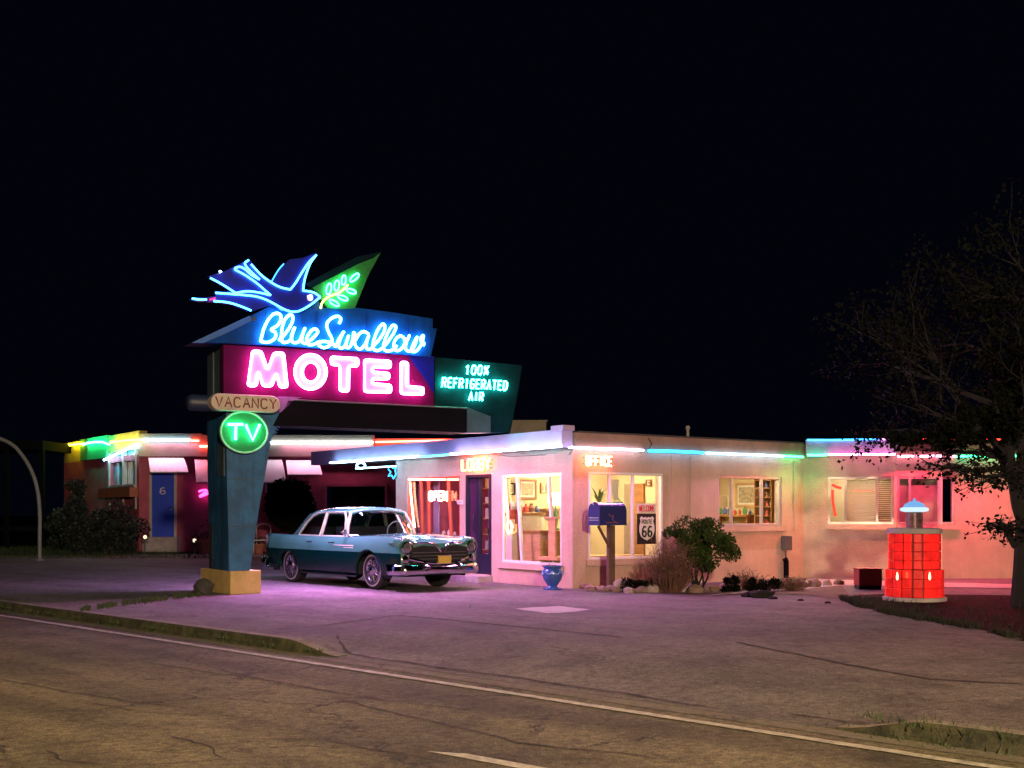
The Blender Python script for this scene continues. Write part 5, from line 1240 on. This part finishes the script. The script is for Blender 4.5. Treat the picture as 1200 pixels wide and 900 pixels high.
    for s in (-1,1):
        AX=Matrix(((0,0,-1),(0,1,0),(1,0,0)))
        g=G(); g.lathe(V((-2.60,s*.70,.80)),[(.07,0),(.07,.05),(.04,.09)],14,axis=AX); B(g,'tail_light',M['redcloth'])
        g=G(); g.lathe(V((-2.66,s*.80,.46)),[(.06,0),(.075,.08),(.04,.14)],14,axis=AX); B(g,'bumper_guard',M['chrome'])
        g=G(); g.tube([V((-2.60,s*.80,.66)),V((-2.55,s*.84,.98))],.02,8); B(g,'fin_trim',M['chrome'])
    g=G(); g.box(xn+.16,xn+.175,-.14,.16,.50,.66); pl=B(g,'number_plate',M['plate'],smooth=False); 
    g=G(); g.tube([V((xn+.18,-.135,.505)),V((xn+.18,.155,.505)),V((xn+.18,.155,.655)),V((xn+.18,-.135,.655))],.006,5,closed=True); B(g,'plate_rim',M['chrome'],pl)
    g=G(); g.tube([V((.72,-.84,.97)),V((.74,-.88,1.03)),V((.72,-.92,1.06))],.012,6); g.rock(V((.72,-.95,1.08)),.05,.07,.045,seed=2); B(g,'wing_mirror',M['chrome'])
    # wheels
    for x in (XR,XF):
        for s in (-1,1):
            AX=Matrix(((1,0,0),(0,0,s),(0,-s,0)))
            c=V((x,s*.60,.355)); steer=0
            wpar=bpy.data.objects.new('wheel',None); COL.objects.link(wpar); wpar.parent=root; ORG[wpar.name]=V((0,0,0)); wpar.empty_display_size=.1
            g=G(); g.lathe(c,[(.20,0),(.33,.0),(.352,.03),(.355,.07),(.355,.15),(.350,.19),(.325,.215),(.27,.225),(.235,.215),(.20,.19)],40,axis=AX); B(g,'tyre',M['rubber'],wpar)
            g=G(); g.lathe(c,[(.272,.2255),(.286,.228),(.300,.223)],40,axis=AX,caps=False); B(g,'whitewall',M['whitewall'],wpar)
            g=G(); g.lathe(c,[(.225,.16),(.235,.205),(.215,.215),(.19,.19),(.14,.185),(.10,.20),(.085,.235),(.05,.25),(.01,.255)],32,axis=AX)
            for k in range(14):
                a=2*math.pi*k/14; 
                g.tube([c+AX@V((.09*math.cos(a),.09*math.sin(a),.21)),c+AX@V((.20*math.cos(a),.20*math.sin(a),.205))],.009,5)
            B(g,'hubcap',M['chromed'],wpar)
M['car_low']=mat('car_deep_teal',(.001,.020,.017),.2,var=.06,coat=.08,scale=2,spec=.15)
M['car_top']=mat('car_pale_aqua',(.055,.22,.17),.15,var=.03,coat=1,scale=2)
M['chromed']=mat('wheel_chrome',(.4,.4,.42),.2,metal=1,var=.1,scale=9)
M['twig']=mat('dry_twig',(.12,.06,.04),.9,var=.4)
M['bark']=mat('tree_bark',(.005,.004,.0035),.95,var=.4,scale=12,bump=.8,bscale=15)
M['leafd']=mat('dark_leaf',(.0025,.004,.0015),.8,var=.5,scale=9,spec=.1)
M['leafg']=mat('bush_leaf',(.012,.035,.006),.7,var=.5,scale=9,col2=(.05,.09,.012),spec=.2)
M['car_frame']=mat('car_window_frame',(.42,.52,.34),.3,metal=.4)
M['whitewall']=mat('whitewall_rubber',(.30,.29,.28),.7)
car()

# ------------------------------------------------------------------ MAILBOX
mp_=V(((717-600)*21.3/F,21.3,0)); root=empty('mailbox',mp_,'dark blue rural mailbox on a wooden post in front of the office window','mailbox')
g=G(); g.ob(mp_+V((-.06,-.06,0)),(.115,.03,0),(-.03,.115,0),(0,0,1.16)); g.build('post',M['wood'],root)
a=V((math.cos(R(37)),math.sin(R(37)),0)); b=V((-a.y,a.x,0))
g=G(); q0=mp_-a*.06; g.tube([q0+V((0,0,.78)),q0-a*.26+V((0,0,1.15))],.032,4); g.build('brace',M['wood'],root)
L_=.62; wd=.15; z0=1.165; hs=.25
prof=[(-wd,0),(wd,0),(wd,hs)]+[(wd*math.cos(t),hs+wd*math.sin(t)) for t in [math.pi*i/10 for i in range(1,10)]]+[(-wd,hs)]
o_=mp_-a*.40
def extr(x0,x1,k,name,m,par=root):
    g=G(); n=len(prof)
    g.add([o_+a*x0+b*y*k+V((0,0,z0+z*k)) for y,z in prof]+[o_+a*x1+b*y*k+V((0,0,z0+z*k)) for y,z in prof],[list(range(n)),[n+i for i in range(n)][::-1]]+[[i,n+i,n+(i+1)%n,(i+1)%n] for i in range(n)]); return g.build(name,m,par,smooth=True)
extr(0,L_,1,'box',M['mail']); extr(-.02,-.002,1.04,'door',M['mail'])
g=G()
for z in (.09,.13): g.tube([o_-a*.024+b*y+V((0,0,z0+z)) for y in (-.12,.12)],.005,5)
g.tube([o_-a*.03+V((0,0,z0+.36)),o_-a*.06+V((0,0,z0+.40))],.012,6); g.build('door_trim',M['alu'],root)
g=G(); w_=-b*(wd+.006)
for pts in ([(.18,.20),(.24,.16),(.30,.17),(.27,.11),(.34,.06)],[(.12,.05),(.2,.045),(.28,.05),(.42,.045)]):
    g.tube([o_+w_+a*x+V((0,0,z0+z)) for x,z in pts],.006,5)
g.build('painted_bird',mat('mailbox_decal',(.35,.12,.12),.5),root)
# ------------------------------------------------------------------ URN
p=gp(647.5,691,0); g=G()
hU=.48
g.lathe(p,[(.17,0),(.17,.025),(.10,.045),(.085,.07),(.12,.12),(.165,.19),(.185,.27),(.18,.34),(.155,.375),(.165,.40),(.185,.415),(.185,.435),(.15,.435),(.13,.38)],32)
un=g.build('garden_urn',M['urn'],smooth=True); tag(un,'glazed blue urn on the pavement below the lobby corner pillar','urn')
g=G()
for k in range(8):
    a0=2*math.pi*k/8; pts=[]
    for i in range(7):
        t=i/6; a_=a0+t*2*math.pi/8; pts.append(p+V((.187*math.cos(a_),.187*math.sin(a_),.335-.05*math.sin(math.pi*t))))
    g.tube(pts,.010,6)
g.build('garland_relief',mat('urn_pale_relief',(.16,.32,.55),.4),un,smooth=True)
g=G()
for k in range(60): g.leaf(p+V((random.uniform(-.1,.1),random.uniform(-.1,.1),.42)),.05)
g.build('soil_and_sprigs',M['dryleaf'],un)

# ------------------------------------------------------------------ planting and stones in front of the office
def bed(x,y,back=0): 
    p=gp(x,y,0); return p
st=[(680,688.5,.11),(687,690,.10),(692,692.5,.11),(700,691,.06),(706,693,.10),(715,693,.11),(722,694,.09),(729,692.5,.15),(737,695,.10),(746,695,.08),(754,694.5,.13),(765,694.5,.15),(778,694.5,.12),(790,693,.11),(802,693.5,.10),(815,695,.14),(828,692.5,.10),(838,693,.10),(849,691,.11),(862,692,.13),(875,690,.12),(888,691,.12),(899,690.5,.11),(912,691,.12),(926,690,.14),(940,688.5,.12),(954,688,.15),(969,686.5,.12),(983,685.5,.11)]
for i,(x,y,s) in enumerate(st):
    p=gp(x,y,0); g=G(); sz=s*(1.0 if x!=729 else 1.35); g.rock(p+V((0,0,s*.35)),s*random.uniform(.85,1.1),s*random.uniform(.6,.9),s*(.62 if x!=729 else 1.05),rz=random.uniform(0,3),seed=i)
    lab='rough pinkish border stone in the row edging the planting bed'; grp='border stones'
    if x==729: lab='tall pointed pale stone in the border row at the foot of the mailbox'
    o=tag(g.build('border_stone',random.choice([M['stone'],M['stone2'],M['stone3'],M['stone']]) if x!=729 else M['stone2'],smooth=True,angle=28),lab,'stone',grp)
for i,(x,y,s) in enumerate(((878,699.5,.14),(893,700.5,.20),(906,702,.07),(938,704,.05),(970,707,.05))):
    g=G(); g.rock(gp(x,y,0)+V((0,0,s*.2)),s,s*.6,s*.4,seed=i+90); tag(g.build('pavement_rock',M['bark'],smooth=True,angle=28),'low dark rock lying on the pavement in front of the border row','stone','dark rocks on the pavement')
def crown(g,c,rad,n,size,clumps=18,fl=1.0,seed=0,m=0):
    rnd=random.Random(seed); cl=[]
    for _ in range(clumps):
        d=V((rnd.gauss(0,1),rnd.gauss(0,1),rnd.gauss(0,1))).normalized(); k=rnd.random()**.4
        cl.append((c+V((d.x*rad[0],d.y*rad[1],d.z*rad[2]))*k,rnd.uniform(.22,.42)*min(rad)*fl))
    for i in range(n):
        q,r=cl[i%clumps]; d=V((rnd.gauss(0,1),rnd.gauss(0,1),rnd.gauss(0,1))).normalized()*r*rnd.random()**.35
        g.leaf(q+d,size*rnd.uniform(.6,1.3),m=m,d=(d+V((0,0,.3*r))+V((rnd.gauss(0,.5),rnd.gauss(0,.5),rnd.gauss(0,.5)))*r).normalized())
    return cl
yb=21.0
def wp(x,y,Y): return V(((x-600)*Y/F,Y,EYE+(HZ-y)*Y/F))
c0=wp(818,692,yb); c0.z=0
root=empty('evergreen_bush',c0,'dense green rounded bush standing under the wall between office windows','bush')
g=G(); cl=crown(g,wp(824,640,yb),(.54,.42,.46),15000,.045,34,1.1,4); cl+=crown(g,wp(795,626,yb),(.22,.2,.16),900,.05,6,1.2,5); g.build('foliage',M['leafg'],root)
g=G()
for i in range(9): g.tube(catmull([c0+V((random.uniform(-.1,.1),0,0)),c0+V((random.uniform(-.15,.2),0,.35)),cl[i][0]],4),[.022,.02,.018,.016,.014,.013,.012,.01,.008],5)
g.build('stem',M['bark'],root)
def twigbush(name,cx,cy,Y,h,w_,n,label,cat,m=None,leaf=0,lm=None,group=None):
    p=wp(cx,cy,Y); p.z=0; root=empty(name,p,label,cat,group); g=G()
    for i in range(n):
        a_=random.uniform(0,6.28); r_=random.random()**.6*w_; q=p+V((math.cos(a_)*r_,math.sin(a_)*r_*.6,h*random.uniform(.5,1.05)*(1-.35*(r_/w_)**2)))
        s=p+V((math.cos(a_)*r_*.35,math.sin(a_)*r_*.25,0)); mid=(s+q)/2+V((random.gauss(0,.05),random.gauss(0,.05),random.gauss(0,.03)))
        g.tube([s,mid,q],[.007,.0045,.002],3,caps=False)
        for _ in range(3):
            t=random.uniform(.4,1); b_=s+(q-s)*t; e=b_+V((random.gauss(0,.09),random.gauss(0,.09),random.uniform(.02,.14)))*(h/.7); g.tube([b_,e],[.0035,.0015],3,caps=False)
            if leaf and random.random()<leaf: lg.leaf(e,.035)
    g.build('twigs',m or M['twig'],root)
    return root,p
for args in (('dry_bush',785,690,20.7,.92,.50,330,'tangled dry brown bush left of the green bush and right of the mailbox','bush',None,.5),
             ('dry_shrub',873,688,21.6,.36,.42,120,'small reddish twiggy shrub under the middle window','shrub',None,.8),
             ('dry_shrub',745,688,21.2,.30,.30,70,'small dry shrub at the foot of the welcome sign','shrub',None,.5),
             ('dry_shrub',930,686,21.3,.26,.34,90,'small twiggy shrub among the border stones by the wall meter','shrub',None,.8)):
    lg=G(); r_,p_=twigbush(*args); lg.build('dry_leaves',M['dryleaf'],r_)
for x,y,Y,rx,n,lab in ((768,681,20.9,.40,3000,'low dark green ground plant between mailbox and dry bush'),(742,684,20.9,.18,700,'small dark plant by the foot of the mailbox'),(862,684,21.0,.42,2400,'low dark green plant right of the green bush'),(903,680,21.2,.20,1000,'small dark rounded plant near the wall meter')):
    c=wp(x,y,Y); r0=empty('ground_plant',V((c.x,c.y,0)),lab,'plant'); g=G(); c.z=.10; crown(g,c,(rx,.2,.12),n,.045,12,1.5,int(x)); g.build('foliage',M['leafd'],r0)
    g=G(); 
    for k in range(5): g.tube([V((c.x+random.gauss(0,.05),c.y,0)),V((c.x+random.gauss(0,.12),c.y,.14))],.006,4)
    g.build('stem',M['twig'],r0)

# ------------------------------------------------------------------ GLASS BLOCK COLUMN with lantern
p=V(((1071.5-600)*18.9/F,18.9,0)); root=empty('glass_block_column',p,'glowing red glass block column topped by a small lantern, in front of the blind window','garden column')
g=G(); g.lathe(p,[(.49,0),(.49,.05),(.47,.065)],24); g.build('base_slab',M['slab'],root,smooth=True)
def tier(r,z0,z1,rows,name):
    g=G(); n=16; g.lathe(p+V((0,0,z0)),[(r-.03,0),(r-.03,z1-z0)],n,m=0); g.build(name+'_core',M['mortar'],root)
    hgt=(z1-z0)/rows
    for i in range(n):
        a0=2*math.pi*i/n+math.pi/n; d=V((math.cos(a0),math.sin(a0),0)); t=V((-d.y,d.x,0)); fw_=r*math.tan(math.pi/n)-.020
        if d.y>.3: continue
        for j in range(rows):
            g=G(); g.ob(p+d*(r*math.cos(math.pi/n)-.04)-t*fw_+V((0,0,z0+j*hgt+.003)),t*2*fw_,d*.05,V((0,0,hgt-.006)))
            dark=(z0<.1 and j==0 and i%2==0)
            o=bevel(g.build('glass_block',[M['blk1'],M['blk2'],M['blk3']][[0,2,1][i%3] if random.random()<.8 else random.choice([0,1,2])],root),.008)
M['mortar']=mat('dark_mortar',(.12,.03,.03),.9,var=.2)
M['blk1'],M['blk2'],M['blk3']=[None]*3
def blkmat(name,st,c=(1,.012,.008)):
    m,nt,N,L=nodes(name); out=N.new('ShaderNodeOutputMaterial'); b_=N.new('ShaderNodeBsdfPrincipled'); b_.inputs['Base Color'].default_value=(.4,.02,.02,1); b_.inputs['Roughness'].default_value=.15
    tc=N.new('ShaderNodeTexCoord'); n_=N.new('ShaderNodeTexNoise'); n_.inputs['Scale'].default_value=7; L.new(tc.outputs['Object'],n_.inputs['Vector'])
    mr=N.new('ShaderNodeMapRange'); mr.inputs[1].default_value=.35; mr.inputs[2].default_value=.65; mr.inputs[3].default_value=st*.6; mr.inputs[4].default_value=st*1.25; L.new(n_.outputs['Fac'],mr.inputs[0])
    b_.inputs['Emission Color'].default_value=(*c,1); L.new(mr.outputs[0],b_.inputs['Emission Strength']); L.new(b_.outputs[0],out.inputs[0]); return m
M['blk1']=blkmat('lit_glass_block',.72); M['blk2']=blkmat('lit_glass_block_dim',.42); M['blk3']=blkmat('lit_glass_block_bright',.9,(1,.012,.008))
tier(.44,.067,.50,3,'lower_tier'); tier(.395,.505,1.06,4,'upper_tier')
g=G(); g.lathe(p+V((0,0,1.062)),[(.415,0),(.42,.02),(.42,.07),(.39,.085)],24); g.build('top_slab',M['slab'],root,smooth=True)
g=G(); g.lathe(p+V((0,0,1.149)),[(.13,0),(.13,.02),(.115,.03),(.115,.12),(.13,.125),(.13,.14),(.115,.145),(.115,.24),(.13,.25)],20)
for k in range(8): a_=2*math.pi*k/8; g.tube([p+V((.122*math.cos(a_),.122*math.sin(a_),1.17)),p+V((.122*math.cos(a_),.122*math.sin(a_),1.39))],.012,6)
g.build('lantern_body',mat('lantern_copper',(.16,.09,.09),.4,metal=.3),root,smooth=True)
g=G(); g.lathe(p+V((0,0,1.40)),[(.14,0),(.21,.015),(.22,.04),(.21,.065),(.17,.075)],24); g.build('lantern_brim',emit((.62,.84,1.0),1.15,'brim_painted_glow'),root,smooth=True)  # brim emits in place of neon light caught from above
g=G(); g.lathe(p+V((0,0,1.477)),[(.170,0),(.155,.035),(.12,.065),(.06,.09),(.025,.10),(.02,.135),(.0,.14)],24); g.build('lantern_cap',emit((.22,.48,.9),.95,'cap_painted_glow'),root,smooth=True)  # dome emits blue in place of the neon light it catches
for x in (1051.5,1089.5):
    q=wp(x,675,18.35); g=G(); g.lathe(q-V((0,0,.06)),[(.008,0),(.018,.03),(.016,.06),(.004,.12)],10); g.build('block_glint',emit((1,.7,.25),6),root,smooth=True)  # small glowing shapes stand for yellow reflections on the glass blocks
# red box
p=gp(1021,691,0); root=empty('red_crate',p,'plain red painted box on dark feet left of the glass block column','box')
g=G(); g.box(p.x-.22,p.x+.20,p.y,p.y+.35,.07,.36); bevel(g.build('box',M['redbox'],root),.012); g=G(); g.box(p.x-.21,p.x+.19,p.y+.02,p.y+.33,0,.068); g.build('plinth',M['black'],root); g=G(); g.box(p.x-.23,p.x+.21,p.y-.01,p.y+.36,.362,.38); g.build('lid',M['redbox'],root)

# ------------------------------------------------------------------ TREES
def tree(base,h,r0,seed,lean=V((0,0,0)),label='',spread=1.0,leaves=6000,lsize=.11,depth=5,extra=()):
    rnd=random.Random(seed); root=empty('leafy_tree',base,label,'tree'); g=G(); tips=[]
    def br(p,d,L,r,k):
        n=5; pts=[p]; dd=d.copy(); ws=.10 if k else .03
        for i in range(n):
            dd=(dd+V((rnd.gauss(0,ws),rnd.gauss(0,ws),rnd.gauss(0,.06)+.02))).normalized(); pts.append(pts[-1]+dd*L/n)
        g.tube(pts,[r*(1-.45*i/n) for i in range(n+1)],7 if k<2 else 4,caps=(k==0))
        if k>=depth-2: tips.extend(pts[2:])
        if k>=depth: return
        for j in range(3 if k else 4):
            a_=rnd.uniform(0,6.28); t=rnd.uniform(.45,1) if j else 1; q=pts[min(n,int(t*n))]
            sp=rnd.uniform(.45,.95)*spread; o=dd.orthogonal().normalized(); o=Matrix.Rotation(a_,3,dd)@o
            br(q,(dd+o*sp+V((0,0,.05))).normalized(),L*rnd.uniform(.62,.8),r*.5,k+1)
    br(base,(V((0,0,1))+lean).normalized(),h*.33,r0,0)
    for (pts,rr) in extra:
        q=catmull(pts,6); g.tube(q,[rr*(1-.8*i/len(q)) for i in range(len(q))],6)
        for k in range(70):
            b_=q[rnd.randrange(len(q)//4,len(q))]; e=b_+V((rnd.gauss(0,.22),rnd.gauss(0,.2),rnd.gauss(-.03,.10))); g.tube([b_,(b_+e)/2+V((0,0,.02)),e],[.010,.006,.003],4,caps=False)
            for _ in range(4): lg.leaf(e+V((rnd.gauss(0,.04),rnd.gauss(0,.04),rnd.gauss(0,.03))),.07)
    for i in range(leaves):
        q=tips[rnd.randrange(len(tips))]+V((rnd.gauss(0,.13),rnd.gauss(0,.13),rnd.gauss(0,.12))); lg.leaf(q,lsize*rnd.uniform(.6,1.3))
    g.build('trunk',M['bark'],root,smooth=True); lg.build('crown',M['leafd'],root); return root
lg=G(); tb=gp(1198,711,0)
_c=lambda x,y,dy: wp(x,y,tb.y+dy)
for a_,rad_,n_ in ((_c(1165,500,0),(.75,.7,.28),4200),(_c(1110,512,-.3),(.45,.5,.16),1500),(_c(1060,515,.3),(.3,.4,.10),500),(_c(1195,450,.5),(.8,.8,.5),4200)): crown(lg,a_,rad_,n_,.075,24,1.3,int(a_.x*100))
Yt=tb.y
tree(tb,8.5,.17,12,V((.10,0,0)),'tall dark tree with spreading branches at the right edge of the lot',1.0,12000,.08,5,
     extra=(([wp(1192,565,Yt),wp(1178,548,Yt-.3),wp(1150,552,Yt-.7),wp(1118,549,Yt-1.0),wp(1085,543,Yt-1.1)],.05),([wp(1195,545,Yt),wp(1165,535,Yt+.3),wp(1130,530,Yt+.6),wp(1098,528,Yt+.8)],.045),([wp(1200,570,Yt),wp(1175,556,Yt-.9),wp(1150,566,Yt-1.3)],.03),([wp(1190,640,Yt),wp(1178,620,Yt-.1),wp(1180,617,Yt-.2),wp(1172,612,Yt-.3)],.06)))
# round topiary tree in front of the wing
p=V(((340-600)*38.5/F,38.5,0)); root=empty('round_tree',p,'round clipped black looking tree in front of the garage wing','tree')
c=wp(340,592,38.5); g=G()
rr=random.Random(3)
for i in range(9000):
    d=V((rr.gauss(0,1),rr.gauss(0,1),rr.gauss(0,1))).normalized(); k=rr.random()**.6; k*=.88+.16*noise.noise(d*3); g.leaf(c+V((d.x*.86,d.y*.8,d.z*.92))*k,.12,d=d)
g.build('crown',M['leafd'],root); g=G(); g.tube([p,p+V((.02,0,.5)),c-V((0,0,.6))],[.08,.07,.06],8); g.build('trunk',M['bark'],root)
# bushes by the end bay
for x,y,Y,r_,n,lab in ((100,612,40,(.85,.6,.85),3000,'large dark bush at the left in front of the glazed end bay'),(140,618,39.5,(.8,.6,.65),2600,'broad dark bush between the glazed end bay and the blue door'),(88,588,40.5,(.34,.3,.75),1200,'narrow upright dark bush below the yellow parapet'),(66,612,43,(.35,.35,.5),600,'small dim bush behind the arched pole')):
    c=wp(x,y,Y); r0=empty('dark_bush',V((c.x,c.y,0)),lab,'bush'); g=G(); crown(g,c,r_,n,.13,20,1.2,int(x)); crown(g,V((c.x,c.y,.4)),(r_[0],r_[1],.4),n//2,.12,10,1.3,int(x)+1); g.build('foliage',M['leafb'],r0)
    g=G()
    for k in range(4): g.tube([V((c.x+random.gauss(0,.1),c.y,0)),V((c.x+random.gauss(0,.3),c.y,c.z))],.03,5)
    g.build('stem',M['bark'],r0)
